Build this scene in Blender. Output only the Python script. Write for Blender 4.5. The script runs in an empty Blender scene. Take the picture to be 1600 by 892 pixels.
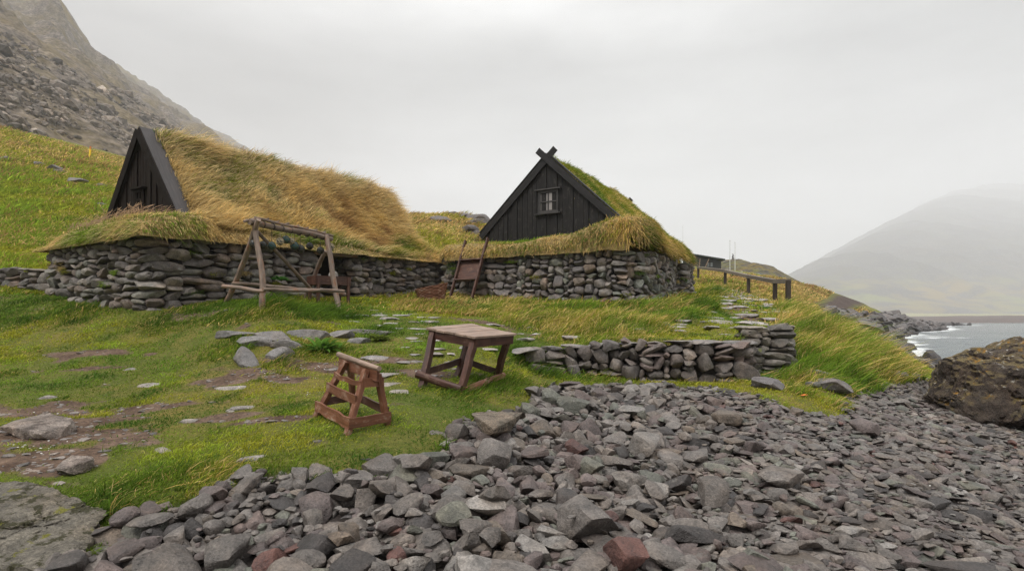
import bpy, bmesh, math, random
import numpy as np
from mathutils import Vector, Matrix

# ------------------------------------------------------------------ camera, world, sun, exposure
SC = bpy.context.scene
COL = SC.collection
EYE = 1.6
F = 889.0            # focal length in photo pixels (20 mm on a 36 mm sensor)
HOR = 497.0          # the horizon's row in the photo
cam_d = bpy.data.cameras.new('camera')
cam = bpy.data.objects.new('camera', cam_d); COL.objects.link(cam)
cam.location = (0, 0, EYE); cam.rotation_euler = (math.radians(90), 0, 0)
cam_d.lens = 20.0; cam_d.sensor_width = 36.0; cam_d.shift_y = (HOR - 446.0) / 1600.0
cam_d.clip_start = 0.05; cam_d.clip_end = 30000
SC.camera = cam
SUN_EL, SUN_ROT = math.radians(58), math.radians(250)
w = bpy.data.worlds.new('World'); SC.world = w; w.use_nodes = True
nt = w.node_tree; nt.nodes.clear()
def N(nt, t, **k):
    n = nt.nodes.new(t)
    for a, b in k.items():
        if a == 'ins':
            for i, v in b.items(): n.inputs[i].default_value = v
        else: setattr(n, a, b)
    return n
sky = N(nt, 'ShaderNodeTexSky', sky_type='NISHITA', sun_disc=False, sun_elevation=SUN_EL, sun_rotation=SUN_ROT, dust_density=4.0, air_density=1.0)
bg1 = N(nt, 'ShaderNodeBackground', ins={1: 0.05}); nt.links.new(sky.outputs[0], bg1.inputs[0])
tc = N(nt, 'ShaderNodeTexCoord'); sp = N(nt, 'ShaderNodeSeparateXYZ'); nt.links.new(tc.outputs['Generated'], sp.inputs[0])
ramp = N(nt, 'ShaderNodeValToRGB')
e = ramp.color_ramp.elements
SKY_LOW, SKY_MID, SKY_TOP = 0.50, 0.52, 1.9
e[0].position = 0.0; e[0].color = (SKY_LOW*1.0, SKY_LOW*.99, SKY_LOW*.975, 1)
e[1].position = 1.0; e[1].color = (SKY_TOP, SKY_TOP*1.0, SKY_TOP*1.0, 1)
for p_, v_ in ((0.10, 0.60), (0.22, 0.56), (0.40, 0.47), (0.62, 1.3)):
    q_ = e.new(p_); q_.color = (v_*1.0, v_*.995, v_*.985, 1)
nt.links.new(sp.outputs[2], ramp.inputs[0])
# overcast cloud structure: soft noise stretched on the cloud layer (direction divided by height)
mp = N(nt, 'ShaderNodeMapping'); mp.inputs['Scale'].default_value = (1.6, 1.6, 4.5); nt.links.new(tc.outputs['Generated'], mp.inputs[0])
nz = N(nt, 'ShaderNodeTexNoise', ins={'Scale': 1.3, 'Detail': 5.0, 'Roughness': .5}); nt.links.new(mp.outputs[0], nz.inputs['Vector'])
mr = N(nt, 'ShaderNodeMapRange', ins={1: .32, 2: .68, 3: .64, 4: 1.34}); nt.links.new(nz.outputs[0], mr.inputs[0])
mul = N(nt, 'ShaderNodeVectorMath', operation='SCALE'); nt.links.new(ramp.outputs[0], mul.inputs[0]); nt.links.new(mr.outputs[0], mul.inputs['Scale'])
bg2 = N(nt, 'ShaderNodeBackground', ins={1: 1.0}); nt.links.new(mul.outputs[0], bg2.inputs[0])
mx = N(nt, 'ShaderNodeMixShader', ins={0: .93}); nt.links.new(bg1.outputs[0], mx.inputs[1]); nt.links.new(bg2.outputs[0], mx.inputs[2])
wo = N(nt, 'ShaderNodeOutputWorld'); nt.links.new(mx.outputs[0], wo.inputs[0])
sun_d = bpy.data.lights.new('sun', 'SUN'); sun = bpy.data.objects.new('sun', sun_d); COL.objects.link(sun)
sun_d.energy = 2.1; sun_d.angle = math.radians(16); sun_d.color = (1, .97, .92)
# toward the sun: azimuth behind-left of the viewer
az = math.radians(215)
sdir = Vector((math.sin(az)*math.cos(SUN_EL), math.cos(az)*math.cos(SUN_EL), math.sin(SUN_EL)))
sun.rotation_euler = sdir.to_track_quat('Z', 'Y').to_euler()
sky.sun_rotation = az
vs = SC.view_settings; vs.view_transform = 'Standard'; vs.look = 'None'; vs.gamma = 1; vs.use_curve_mapping = False
vs.exposure = 0.22
SC.render.engine = 'CYCLES'
SC.cycles.max_bounces = 5; SC.cycles.diffuse_bounces = 3; SC.cycles.glossy_bounces = 2; SC.cycles.transmission_bounces = 3
SC.cycles.volume_bounces = 2; SC.cycles.use_denoising = True; SC.cycles.caustics_reflective = False; SC.cycles.caustics_refractive = False
try: SC.cycles.denoising_prefilter = 'NONE'
except Exception: pass

# ------------------------------------------------------------------ numeric helpers
RNG = np.random.default_rng(11)
random.seed(5)
_perm = np.random.default_rng(3).random(65536)
def _h(ix, iy, iz):
    k = (ix*73856093) ^ (iy*19349663) ^ (iz*83492791)
    return _perm[k & 65535]
def vnoise(x, y, z=0.0):
    x, y, z = np.broadcast_arrays(np.asarray(x, float), np.asarray(y, float), np.asarray(z, float))
    ix, iy, iz = np.floor(x).astype(np.int64), np.floor(y).astype(np.int64), np.floor(z).astype(np.int64)
    fx, fy, fz = x-ix, y-iy, z-iz
    fx, fy, fz = fx*fx*(3-2*fx), fy*fy*(3-2*fy), fz*fz*(3-2*fz)
    r = 0
    for a in (0, 1):
        for b in (0, 1):
            for c in (0, 1):
                r = r + _h(ix+a, iy+b, iz+c)*(fx if a else 1-fx)*(fy if b else 1-fy)*(fz if c else 1-fz)
    return r*2-1
def fbm(x, y, z=0.0, o=4, lac=2.03, g=.5):
    s, a, t = 0, 1, 0
    for i in range(o):
        s = s + a*vnoise(x+i*17.3, y-i*9.1, z+i*5.7); t += a; a *= g
        x, y, z = np.asarray(x)*lac, np.asarray(y)*lac, np.asarray(z)*lac
    return s/t
def sstep(a, b, x):
    t = np.clip((x-a)/(b-a), 0, 1); return t*t*(3-2*t)

SHARP = 0
def mk_mesh(name, V, Fs, col=None, smooth=True):
    """V (n,3); Fs list of int arrays (m,k); col (n,3|4) point colours"""
    me = bpy.data.meshes.new(name)
    V = np.ascontiguousarray(V, dtype=np.float32); n = len(V)
    Fs = [np.asarray(f, dtype=np.int32) for f in Fs if len(f)]
    me.vertices.add(n); me.vertices.foreach_set('co', V.ravel())
    nl = sum(f.size for f in Fs); npol = sum(len(f) for f in Fs)
    me.loops.add(nl); me.loops.foreach_set('vertex_index', np.concatenate([f.ravel() for f in Fs]))
    tot = np.concatenate([np.full(len(f), f.shape[1], np.int32) for f in Fs])
    st = np.concatenate(([0], np.cumsum(tot)[:-1])).astype(np.int32)
    me.polygons.add(npol); me.polygons.foreach_set('loop_start', st)
    try: me.polygons.foreach_set('loop_total', tot)
    except Exception: pass
    me.polygons.foreach_set('use_smooth', np.full(npol, smooth, bool))
    me.update(calc_edges=True)
    if SHARP: me.set_sharp_from_angle(angle=SHARP)
    if col is not None:
        c = np.ones((n, 4), np.float32); c[:, :col.shape[1]] = col
        at = me.color_attributes.new('Col', 'FLOAT_COLOR', 'POINT'); at.data.foreach_set('color', c.ravel())
    return me

def tag(o, label=None, cat=None, group=None, kind=None):
    if label: o['label'] = label
    if cat: o['category'] = cat
    if group: o['group'] = group
    if kind: o['kind'] = kind
    return o
def link(name, me, mat=None, parent=None, loc=(0, 0, 0)):
    o = bpy.data.objects.new(name, me); COL.objects.link(o); o.location = loc
    if mat is not None and me is not None and not me.materials: me.materials.append(mat)
    if parent is not None: o.parent = parent
    return o
def empty(name, loc, label, cat, group=None):
    o = bpy.data.objects.new(name, None); COL.objects.link(o); o.location = loc; o.empty_display_size = .2
    return tag(o, label, cat, group)

# ------------------------------------------------------------------ materials
def new_mat(name):
    m = bpy.data.materials.new(name); m.use_nodes = True; m.node_tree.nodes.clear(); return m, m.node_tree
def L(nt, a, b): nt.links.new(a, b)
def finish(nt, bsdf):
    o = N(nt, 'ShaderNodeOutputMaterial'); L(nt, bsdf.outputs[0], o.inputs[0])
def mixrgb(nt, fac, a, b, mode='MIX'):
    m = N(nt, 'ShaderNodeMix', data_type='RGBA', blend_type=mode)
    for s, v in ((0, fac), (6, a), (7, b)):
        if isinstance(v, (int, float)): m.inputs[s].default_value = v
        elif isinstance(v, tuple): m.inputs[s].default_value = v if len(v) == 4 else v+(1,)
        else: L(nt, v, m.inputs[s])
    return m.outputs[2]
def noise(nt, scale, vec=None, detail=4, rough=.55, dist=0.0):
    n = N(nt, 'ShaderNodeTexNoise', ins={'Scale': scale, 'Detail': detail, 'Roughness': rough, 'Distortion': dist})
    if vec is not None: L(nt, vec, n.inputs['Vector'])
    return n.outputs[0]
def mrange(nt, v, a, b, c, d):
    m = N(nt, 'ShaderNodeMapRange', ins={1: a, 2: b, 3: c, 4: d}); L(nt, v, m.inputs[0]); return m.outputs[0]
def bump(nt, h, strength, dist, normal=None):
    b = N(nt, 'ShaderNodeBump', ins={'Strength': strength, 'Distance': dist}); L(nt, h, b.inputs['Height'])
    if normal is not None: L(nt, normal, b.inputs['Normal'])
    return b.outputs[0]
def math_(nt, op, a, b=None):
    m = N(nt, 'ShaderNodeMath', operation=op)
    for i, v in enumerate((a, b)):
        if v is None: continue
        if isinstance(v, (int, float)): m.inputs[i].default_value = v
        else: L(nt, v, m.inputs[i])
    return m.outputs[0]

def rock_mat(name, source='attr', tint=(1, 1, 1), rough=(.45, .8), scale=1.0, lichen=None, base=None, pits=True, bumpk=1.0, cracks=0):
    m, nt = new_mat(name)
    geo = N(nt, 'ShaderNodeNewGeometry'); tcn = N(nt, 'ShaderNodeTexCoord')
    if source == 'object':
        # world-size texture that moves with the stone
        oi = N(nt, 'ShaderNodeObjectInfo')
        vm = N(nt, 'ShaderNodeVectorMath', operation='ADD'); L(nt, geo.outputs['Position'], vm.inputs[0]); L(nt, oi.outputs['Random'], vm.inputs[1]); vec = vm.outputs[0]
        colr = oi.outputs['Color']
    elif source == 'attr':
        vec = geo.outputs['Position']; at = N(nt, 'ShaderNodeAttribute', attribute_name='Col'); colr = at.outputs['Color']
    else:
        vec = geo.outputs['Position']; rgb = N(nt, 'ShaderNodeRGB'); rgb.outputs[0].default_value = base+(1,); colr = rgb.outputs[0]
    n1 = noise(nt, 9*scale, vec, 6, .65); n2 = noise(nt, 60*scale, vec, 4, .7); n3 = noise(nt, 3*scale, vec, 3, .5)
    c = mixrgb(nt, 1.0, colr, mrgb(nt, mrange(nt, n1, .3, .7, .5, 1.5)), 'MULTIPLY')
    c = mixrgb(nt, 1.0, c, mrgb(nt, mrange(nt, n2, .3, .7, .55, 1.45)), 'MULTIPLY')
    c = mixrgb(nt, mrange(nt, n3, .45, .7, 0, .45), c, mixrgb(nt, 1.0, c, (1.25, 1.02, .8), 'MULTIPLY'))
    if tint != (1, 1, 1): c = mixrgb(nt, 1.0, c, tint, 'MULTIPLY')
    if lichen: 
        for (lc, sc_, lo, hi, up) in lichen:
            ln = noise(nt, sc_, vec, 7, .7)
            f = mrange(nt, ln, lo, hi, 0, 1)
            if up is not None:
                sx = N(nt, 'ShaderNodeSeparateXYZ'); L(nt, geo.outputs['Normal'], sx.inputs[0])
                f = math_(nt, 'MULTIPLY', f, mrange(nt, sx.outputs[2], up[0], up[1], 0, 1))
            c = mixrgb(nt, f, c, lc)
    b = N(nt, 'ShaderNodeBsdfPrincipled', ins={'Specular IOR Level': .45})
    L(nt, c, b.inputs['Base Color']); L(nt, mrange(nt, n1, .3, .7, rough[0], rough[1]), b.inputs['Roughness'])
    h = bump(nt, n1, .8*bumpk, .03/scale)
    h = bump(nt, n2, .8*bumpk, .008/scale, h)
    if pits:
        vo = N(nt, 'ShaderNodeTexVoronoi', ins={'Scale': 55*scale, 'Randomness': 1.0}); L(nt, vec, vo.inputs['Vector'])
        pf = mrange(nt, vo.outputs['Distance'], 0, .3, 0, 1)
        pn = mrange(nt, n3, .42, .55, 0, 1)
        h = bump(nt, math_(nt, 'MAXIMUM', pf, pn), .6*bumpk, .006/scale, h)
    if cracks:
        wv = noise(nt, 3.0, vec, 4, .6); wa = N(nt, 'ShaderNodeVectorMath', operation='ADD'); L(nt, vec, wa.inputs[0]); sc_ = N(nt, 'ShaderNodeVectorMath', operation='SCALE'); L(nt, mrgb(nt, wv), sc_.inputs[0]); sc_.inputs['Scale'].default_value = .5; L(nt, sc_.outputs[0], wa.inputs[1])
        vc = N(nt, 'ShaderNodeTexVoronoi', feature='DISTANCE_TO_EDGE', ins={'Scale': cracks}); L(nt, wa.outputs[0], vc.inputs['Vector'])
        cf = math_(nt, 'MAXIMUM', mrange(nt, vc.outputs['Distance'], 0, .035, 0, 1), mrange(nt, n3, .5, .56, 0, 1)); h = bump(nt, cf, .9, .03, h)
        n5 = noise(nt, 1.6, vec, 9, .72); h = bump(nt, n5, 1.0, .22, h)
    L(nt, h, b.inputs['Normal']); finish(nt, b); return m
def mrgb(nt, v):
    c = N(nt, 'ShaderNodeCombineColor'); [L(nt, v, c.inputs[i]) for i in range(3)]; return c.outputs[0]

def grass_mat(name, rough=.7):
    m, nt = new_mat(name)
    at = N(nt, 'ShaderNodeAttribute', attribute_name='Col')
    d = N(nt, 'ShaderNodeBsdfPrincipled', ins={'Roughness': rough, 'Specular IOR Level': .05}); L(nt, at.outputs['Color'], d.inputs['Base Color'])
    t = N(nt, 'ShaderNodeBsdfTranslucent'); L(nt, at.outputs['Color'], t.inputs[0])
    mxs = N(nt, 'ShaderNodeMixShader', ins={0: .45}); L(nt, d.outputs[0], mxs.inputs[1]); L(nt, t.outputs[0], mxs.inputs[2])
    finish(nt, mxs); return m

def wood_mat(name, c1, c2, grain=1.0, rough=.6, wear=None, wearamt=.0, spec=.35):
    """grain runs along the object's local X"""
    m, nt = new_mat(name)
    tcn = N(nt, 'ShaderNodeTexCoord'); oi = N(nt, 'ShaderNodeObjectInfo')
    ad = N(nt, 'ShaderNodeVectorMath', operation='ADD'); L(nt, tcn.outputs['Object'], ad.inputs[0])
    sc = N(nt, 'ShaderNodeVectorMath', operation='SCALE'); sc.inputs['Scale'].default_value = 37.0
    cx = N(nt, 'ShaderNodeCombineXYZ'); [L(nt, oi.outputs['Random'], cx.inputs[i]) for i in range(3)]; L(nt, cx.outputs[0], sc.inputs[0]); L(nt, sc.outputs[0], ad.inputs[1])
    mpn = N(nt, 'ShaderNodeMapping'); mpn.inputs['Scale'].default_value = (2.2, 40*grain, 40*grain); L(nt, ad.outputs[0], mpn.inputs[0])
    g = noise(nt, 1.0, mpn.outputs[0], 6, .65, .6)
    mp2 = N(nt, 'ShaderNodeMapping'); mp2.inputs['Scale'].default_value = (5, 9, 9); L(nt, ad.outputs[0], mp2.inputs[0])
    g2 = noise(nt, 1.0, mp2.outputs[0], 5, .6)
    c = mixrgb(nt, mrange(nt, g, .3, .7, 0, 1), c1, c2)
    c = mixrgb(nt, 1.0, c, mrgb(nt, mrange(nt, g2, .25, .75, .55, 1.45)), 'MULTIPLY')
    if wear: 
        g3 = noise(nt, 1.0, mp2.outputs[0], 8, .75)
        c = mixrgb(nt, mrange(nt, g3, .62-wearamt, .72-wearamt, 0, .8), c, wear)
    c = mixrgb(nt, 1.0, c, mrgb(nt, mrange(nt, oi.outputs['Random'], 0, 1, .8, 1.2)), 'MULTIPLY')
    b = N(nt, 'ShaderNodeBsdfPrincipled', ins={'Specular IOR Level': spec}); L(nt, c, b.inputs['Base Color'])
    L(nt, mrange(nt, g2, .3, .7, rough-.12, rough+.2), b.inputs['Roughness'])
    h = bump(nt, g, .7, .006); h = bump(nt, g2, .4, .012, h); L(nt, h, b.inputs['Normal']); finish(nt, b); return m

def plain_mat(name, c, rough=.6, metal=0.0, var=.25, scale=12, spec=.4):
    m, nt = new_mat(name); tcn = N(nt, 'ShaderNodeTexCoord')
    n1 = noise(nt, scale, tcn.outputs['Object'], 5, .6)
    cc = mixrgb(nt, 1.0, c, mrgb(nt, mrange(nt, n1, .25, .75, 1-var, 1+var)), 'MULTIPLY')
    b = N(nt, 'ShaderNodeBsdfPrincipled', ins={'Roughness': rough, 'Metallic': metal, 'Specular IOR Level': spec}); L(nt, cc, b.inputs['Base Color']); 
    L(nt, bump(nt, n1, .25, .004), b.inputs['Normal']); finish(nt, b); return m
# ------------------------------------------------------------------ terrain height function
# surveyed spots of the ground: (photo column, photo row, distance in metres)
CP = [(-250,892,3.3),(0,892,3.3),(0,770,4.2),(0,650,6.3),(0,560,9.2),(0,480,12.2),(0,447,13.6),(-300,700,5),(-300,560,9),(-300,470,12.5),
(250,892,3.3),(250,800,3.9),(250,700,5.2),(250,600,7.6),(250,520,10.3),(230,480,11.2),(120,462,13),
(500,892,3.2),(500,750,4.3),(500,680,5.1),(500,600,7.4),(540,540,9.3),(540,500,11.2),(560,472,14),(420,483,10.6),
(620,472,15.5),(680,465,16.9),(740,740,4.5),(742,612,7.3),(700,560,8.9),(700,520,10.6),(700,482,14.3),
(900,700,5.7),(900,800,4.1),(900,892,3.2),(900,620,8.0),(900,592,9.4),(900,521,11.2),(900,490,13.6),(880,468,16),
(1040,597,9.3),(1040,521,11.2),(1050,490,13.2),(1020,480,14.5),
(1150,700,6),(1150,800,4.3),(1150,892,3.3),(1150,602,9),(1180,518,11.3),(1150,484,16),(1135,458,24),(1100,463,19),
(1255,598,9.2),(1255,550,11),(1275,505,14.5),(1230,481,19),
(1350,615,9.6),(1350,556,12.5),(1355,532,15.5),(1400,545,14.5),(1430,592,12.6),(1437,570,14.6),
(1450,800,4.6),(1450,892,3.7),(1450,700,6.8),(1450,640,9.3),(1600,892,3.9),(1600,760,5.9),(1600,680,8.3),(1850,892,4.2),(1850,760,6.5),(1850,690,9.5),
(1480,600,19),(1600,625,16),(1800,640,15),(1445,578,23),
(1205,441,60),(1240,458,46),(1300,470,62),(1360,481,80),(1388,489,100),(1330,505,36),(1270,478,33),(1300,485,45),(1370,503,65),(1420,501,130),(1440,503,170),
(1133,446,33),(1105,436,40),(1095,428,60),(1110,420,100),(1160,436,100),(1170,459,28),(1210,470,23),
(640,341,60),(700,338,62),(757,352,65),(830,395,70),(900,418,75),(1000,425,60),(700,400,28),(640,395,30),(560,400,28),(1000,440,35),(850,440,30),
(0,212,55),(90,236,55),(180,259,55),(300,288,58),(450,318,60),(560,335,62),(0,432,15.5),(80,415,17),(0,350,26),(100,330,30),(0,280,38),(160,345,27),(260,340,30),(400,355,32),(-300,130,55),(-300,300,28),(-300,400,16),
(420,470,13.5),(300,440,18),(200,430,18),(420,430,20),(800,450,22),(960,455,22)]
# seaward and far spots in world metres
CW = [(16.3,22.5,-.45),(20.6,30,-.45),(25,36.5,-.45),(29,43,-.45),(40,60,-.45),(56,81,-.45),(92,130,-.4),(19,22.5,-1.2),(24,30,-1.3),(34,43,-1.4),(28,34,-1.4),(40,48,-1.5),(60,75,-1.6),(120,140,-1.8),(14,15,-1.3),(22,20,-1.5),(16,13,-1.1),(12,11,-.6),(9,7,-.45),(30,25,-2),
(8,4,-.5),(40,200,1),(-20,200,22),(-100,200,40),(35,400,1),(-150,400,40),(250,400,-2),(150,200,-1.9),(200,170,-2),(-160,100,60),(-80,80,30),(-60,120,30),(60,120,3),(30,130,11),(20,75,8),(45,160,8),(-8,90,11),(-5,130,14)]
def _cpw():
    P = [((u-800)/F*d, d, EYE-(v-HOR)/F*d) for u, v, d in CP] + list(CW)
    return np.array(P, float)
TX = np.array([-.4, .65, 1.65, 2.67, 3.98, 4.08, 5.0, 5.6]); TY = np.array([8.9, 9.6, 9.8, 9.55, 9.5, 9.95, 10.15, 10.6])
def terrace(x, y):
    yt = np.interp(x, TX, TY)
    h = .68*sstep(.1, 2.4, x)*(1-sstep(5.0, 5.5, x))
    dd = y-yt
    return h*sstep(.12, .40, dd)*np.exp(-(np.maximum(dd-1.5, 0)/1.6)**2)
def _tc(x, y):
    y = np.maximum(y, 2.6)
    return np.stack([np.clip(x/y, -1.45, 1.7)*2.6, np.log(y)*1.5], -1)
_P = _cpw(); _C = _tc(_P[:, 0], _P[:, 1])
_val = (_P[:, 2]-terrace(_P[:, 0], _P[:, 1])-EYE)/np.maximum(_P[:, 1], 2.6)
def _U(r2): return np.where(r2 > 1e-12, r2*np.log(np.maximum(r2, 1e-12)), 0)
def _solve():
    n = len(_C); K = _U(((_C[:, None]-_C[None])**2).sum(-1)) + np.eye(n)*.012
    A = np.zeros((n+3, n+3)); A[:n, :n] = K; A[:n, n] = 1; A[:n, n+1:] = _C; A[n:, :n] = A[:n, n:].T
    return np.linalg.solve(A, np.concatenate([_val, np.zeros(3)]))
_W = _solve()
def H0(x, y):
    x = np.asarray(x, float); y = np.asarray(y, float); sh = np.broadcast(x, y).shape
    x = np.broadcast_to(x, sh).ravel(); y = np.broadcast_to(y, sh).ravel(); out = np.empty(len(x))
    for i in range(0, len(x), 20000):
        xs, ys = x[i:i+20000], y[i:i+20000]; c = _tc(xs, ys)
        r2 = ((c[:, None]-_C[None])**2).sum(-1)
        v = _U(r2)@_W[:len(_C)] + _W[-3] + c@_W[-2:]
        out[i:i+20000] = EYE + v*np.maximum(ys, 2.6) + terrace(xs, ys)
    return out.reshape(sh)
def rough_(x, y):
    d = np.maximum(y, 3)
    a = sstep(60, 30, 0*d) # zero
    n = .025*fbm(x*1.3, y*1.3, 3, 4) + np.minimum(d, 80)*.004*fbm(x/4, y/4, 7, 3)*sstep(12, 30, d) + .35*fbm(x/6, y/6, 1, 5)*sstep(25, 60, d)
    return n
def H(x, y): return H0(x, y) + rough_(x, y)
def Gp(u, v, dmin=2.8, dmax=300):
    """first point of the ground seen along a direction"""
    ds = np.exp(np.linspace(math.log(dmin), math.log(dmax), 500))
    z = EYE-(v-HOR)/F*ds; h = H((u-800)/F*ds, ds)
    k = np.nonzero(h >= z)[0]
    if len(k) == 0: d = ds[-1]
    elif k[0] == 0: d = ds[0]
    else:
        i = k[0]; a = (z-h)[i-1]; b = (h-z)[i]; d = ds[i-1]+(ds[i]-ds[i-1])*a/(a+b+1e-9)
    return ((u-800)/F*d, d, float(H((u-800)/F*d, d)))
def at(u, v, d): return Vector(((u-800)/F*d, d, EYE-(v-HOR)/F*d))

def inpoly(x, y, P):
    x = np.asarray(x); y = np.asarray(y); r = np.zeros(x.shape, bool); j = len(P)-1
    for i in range(len(P)):
        xi, yi = P[i]; xj, yj = P[j]
        c = ((yi > y) != (yj > y)) & (x < (xj-xi)*(y-yi)/(yj-yi+1e-12)+xi); r ^= c; j = i
    return r
_bl = [(60,892),(120,880),(150,830),(190,800),(260,792),(340,755),(430,738),(560,742),(640,728),(685,700),(700,665),(760,640),(828,640),(822,610),(870,597),(950,600),(1040,600),(1100,604),(1190,618),(1240,640),(1300,648),(1330,618),(1385,597),(1440,588)]
BEACH = [Gp(u, v)[:2] for u, v in _bl]
BEACH = [(-3.0, 2.0)] + BEACH + [(11, 13.5), (20, 16), (20, 2.0)]
def poly_dist(x, y, P):
    """signed distance to the polygon's outline, positive inside"""
    x = np.asarray(x, float); y = np.asarray(y, float); best = np.full(x.shape, 1e9)
    for i in range(len(P)):
        ax, ay = P[i-1]; bx, by = P[i]; vx, vy = bx-ax, by-ay
        t = np.clip(((x-ax)*vx+(y-ay)*vy)/(vx*vx+vy*vy+1e-12), 0, 1)
        best = np.minimum(best, np.hypot(x-ax-t*vx, y-ay-t*vy))
    return np.where(inpoly(x, y, P), best, -best)
def beach(x, y): return poly_dist(x, y, BEACH)+.12*fbm(np.asarray(x)*2.2, np.asarray(y)*2.2, 9, 3)
DIRT = [(20,690,1.3,.6),(110,672,1.0,.45),(40,715,1.0,.3),(30,640,1.1,.3),(150,645,.8,.2),(420,585,1.1,.28),(520,573,.9,.3),(340,594,.9,.18),(570,592,.6,.25),(165,550,.8,.16),(110,578,.7,.12),(655,585,.6,.25),(860,510,1.2,.3),(960,507,1.1,.25),(760,505,1.0,.25),(600,560,.7,.25),(1170,500,.5,.6),(1140,478,.5,1.2),(200,640,.6,.15),(330,655,.5,.12),(430,655,.5,.12),(520,505,.8,.2),(300,495,.9,.15)]
DIRTW = [(Gp(u, v)[:2], a, b) for u, v, a, b in DIRT]
def dirt(x, y):
    s = np.zeros(np.shape(x))
    for (cx, cy), a, b in DIRTW: s = np.maximum(s, np.exp(-(((x-cx)/(a*.85))**2+((y-cy)/(b*1.3))**2)*.9))
    n = fbm(np.asarray(x)*2.4, np.asarray(y)*3.6, 4, 5)
    return np.clip(s*1.0 + n*1.0 - .03, 0, 1)

def hill_scree(x, y):   # bare dark ground of the shore bank and rocky patches
    return 0
# ------------------------------------------------------------------ ground sheet
def build_ground():
    t = np.linspace(-1, 1, 560); xs = np.sinh(t*6.1)/np.sinh(6.1)*700
    xs = xs + 2.0*(1-np.abs(t))
    t2 = np.linspace(0, 1, 560); ys = -6 + 3.2*0 + (np.sinh(t2*5.0)/np.sinh(5.0))*420
    # keep the near field fine
    ys = np.unique(np.concatenate([np.arange(-6, 2.5, .5), np.arange(2.5, 20, .06), 20+np.cumsum(np.linspace(.08, 3.6, 220))]))
    xs = np.unique(np.concatenate([-18-np.cumsum(np.linspace(.12, 3.6, 200))[::-1], np.arange(-18, 14, .075), 14+np.cumsum(np.linspace(.1, 3.6, 200))]))
    X, Y = np.meshgrid(xs, ys); Z = H(X, Y)
    B = beach(X, Y); 
    near = (Y < 20) & (X > -5) & (X < 20)
    bm_ = np.where(near, sstep(-.05, .1, B), 0)
    Z = Z - .05*bm_
    # shore bank beyond the grass: wet rock zone by height above the sea
    shore = sstep(1.6, .7, Z + .5*fbm(X/5, Y/5, 2, 3))*sstep(18, 24, Y)
    D = dirt(X, Y)*sstep(20, 16, Y)*(X > -13)
    u = X/np.maximum(Y, 1)*F+800
    # far bank: dark brown erosion streak and rocky ground towards the point
    streak = np.exp(-((u-1290-(Y-45)*1.2)/22)**2)*sstep(34, 42, Y)*sstep(95, 80, Y)
    col = np.stack([bm_, D, np.clip(shore+streak*.9, 0, 1)], -1)
    # a golden/green field
    gcol = np.zeros(X.shape+(1,))
    V = np.stack([X, Y, Z], -1).reshape(-1, 3); ny, nx = X.shape
    i = np.arange(ny*nx).reshape(ny, nx)
    Fq = np.stack([i[:-1, :-1], i[:-1, 1:], i[1:, 1:], i[1:, :-1]], -1).reshape(-1, 4)
    me = mk_mesh('ground', V, [Fq], col.reshape(-1, 3))
    m, nt = new_mat('ground_soil')
    geo = N(nt, 'ShaderNodeNewGeometry'); P_ = geo.outputs['Position']
    a = N(nt, 'ShaderNodeAttribute', attribute_name='Col'); s = N(nt, 'ShaderNodeSeparateColor'); L(nt, a.outputs['Color'], s.inputs[0])
    n1 = noise(nt, .35, P_, 5, .6); n2 = noise(nt, 3.0, P_, 6, .65); n3 = noise(nt, 30, P_, 5, .7)
    g = mixrgb(nt, mrange(nt, n1, .38, .6, 0, 1), (.11, .145, .018), (.24, .185, .045))
    g = mixrgb(nt, mrange(nt, n2, .4, .68, 0, 1), g, (.10, .125, .016))
    g = mixrgb(nt, 1.0, g, mrgb(nt, mrange(nt, n3, .3, .7, .6, 1.4)), 'MULTIPLY')
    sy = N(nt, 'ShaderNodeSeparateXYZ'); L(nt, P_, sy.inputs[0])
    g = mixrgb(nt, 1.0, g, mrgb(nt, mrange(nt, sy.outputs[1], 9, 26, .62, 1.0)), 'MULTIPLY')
    soil = mixrgb(nt, mrange(nt, n2, .38, .62, 0, 1), (.060, .036, .024), (.135, .09, .064))
    soil = mixrgb(nt, 1.0, soil, mrgb(nt, mrange(nt, n3, .35, .65, .5, 1.5)), 'MULTIPLY')
    rk = mixrgb(nt, mrange(nt, n2, .35, .65, 0, 1), (.05, .034, .028), (.095, .07, .06))
    c = mixrgb(nt, mrange(nt, s.outputs[1], .42, .62, 0, 1), g, soil)
    c = mixrgb(nt, mrange(nt, s.outputs[0], .2, .8, 0, 1), c, (.035, .028, .025))
    c = mixrgb(nt, mrange(nt, s.outputs[2], .3, .7, 0, 1), c, rk)
    b = N(nt, 'ShaderNodeBsdfPrincipled', ins={'Roughness': .9, 'Specular IOR Level': .2}); L(nt, c, b.inputs['Base Color'])
    hh = bump(nt, n2, .6, .06); hh = bump(nt, n3, .7, .015, hh); L(nt, hh, b.inputs['Normal']); finish(nt, b)
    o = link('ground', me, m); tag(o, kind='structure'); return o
build_ground()

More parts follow.
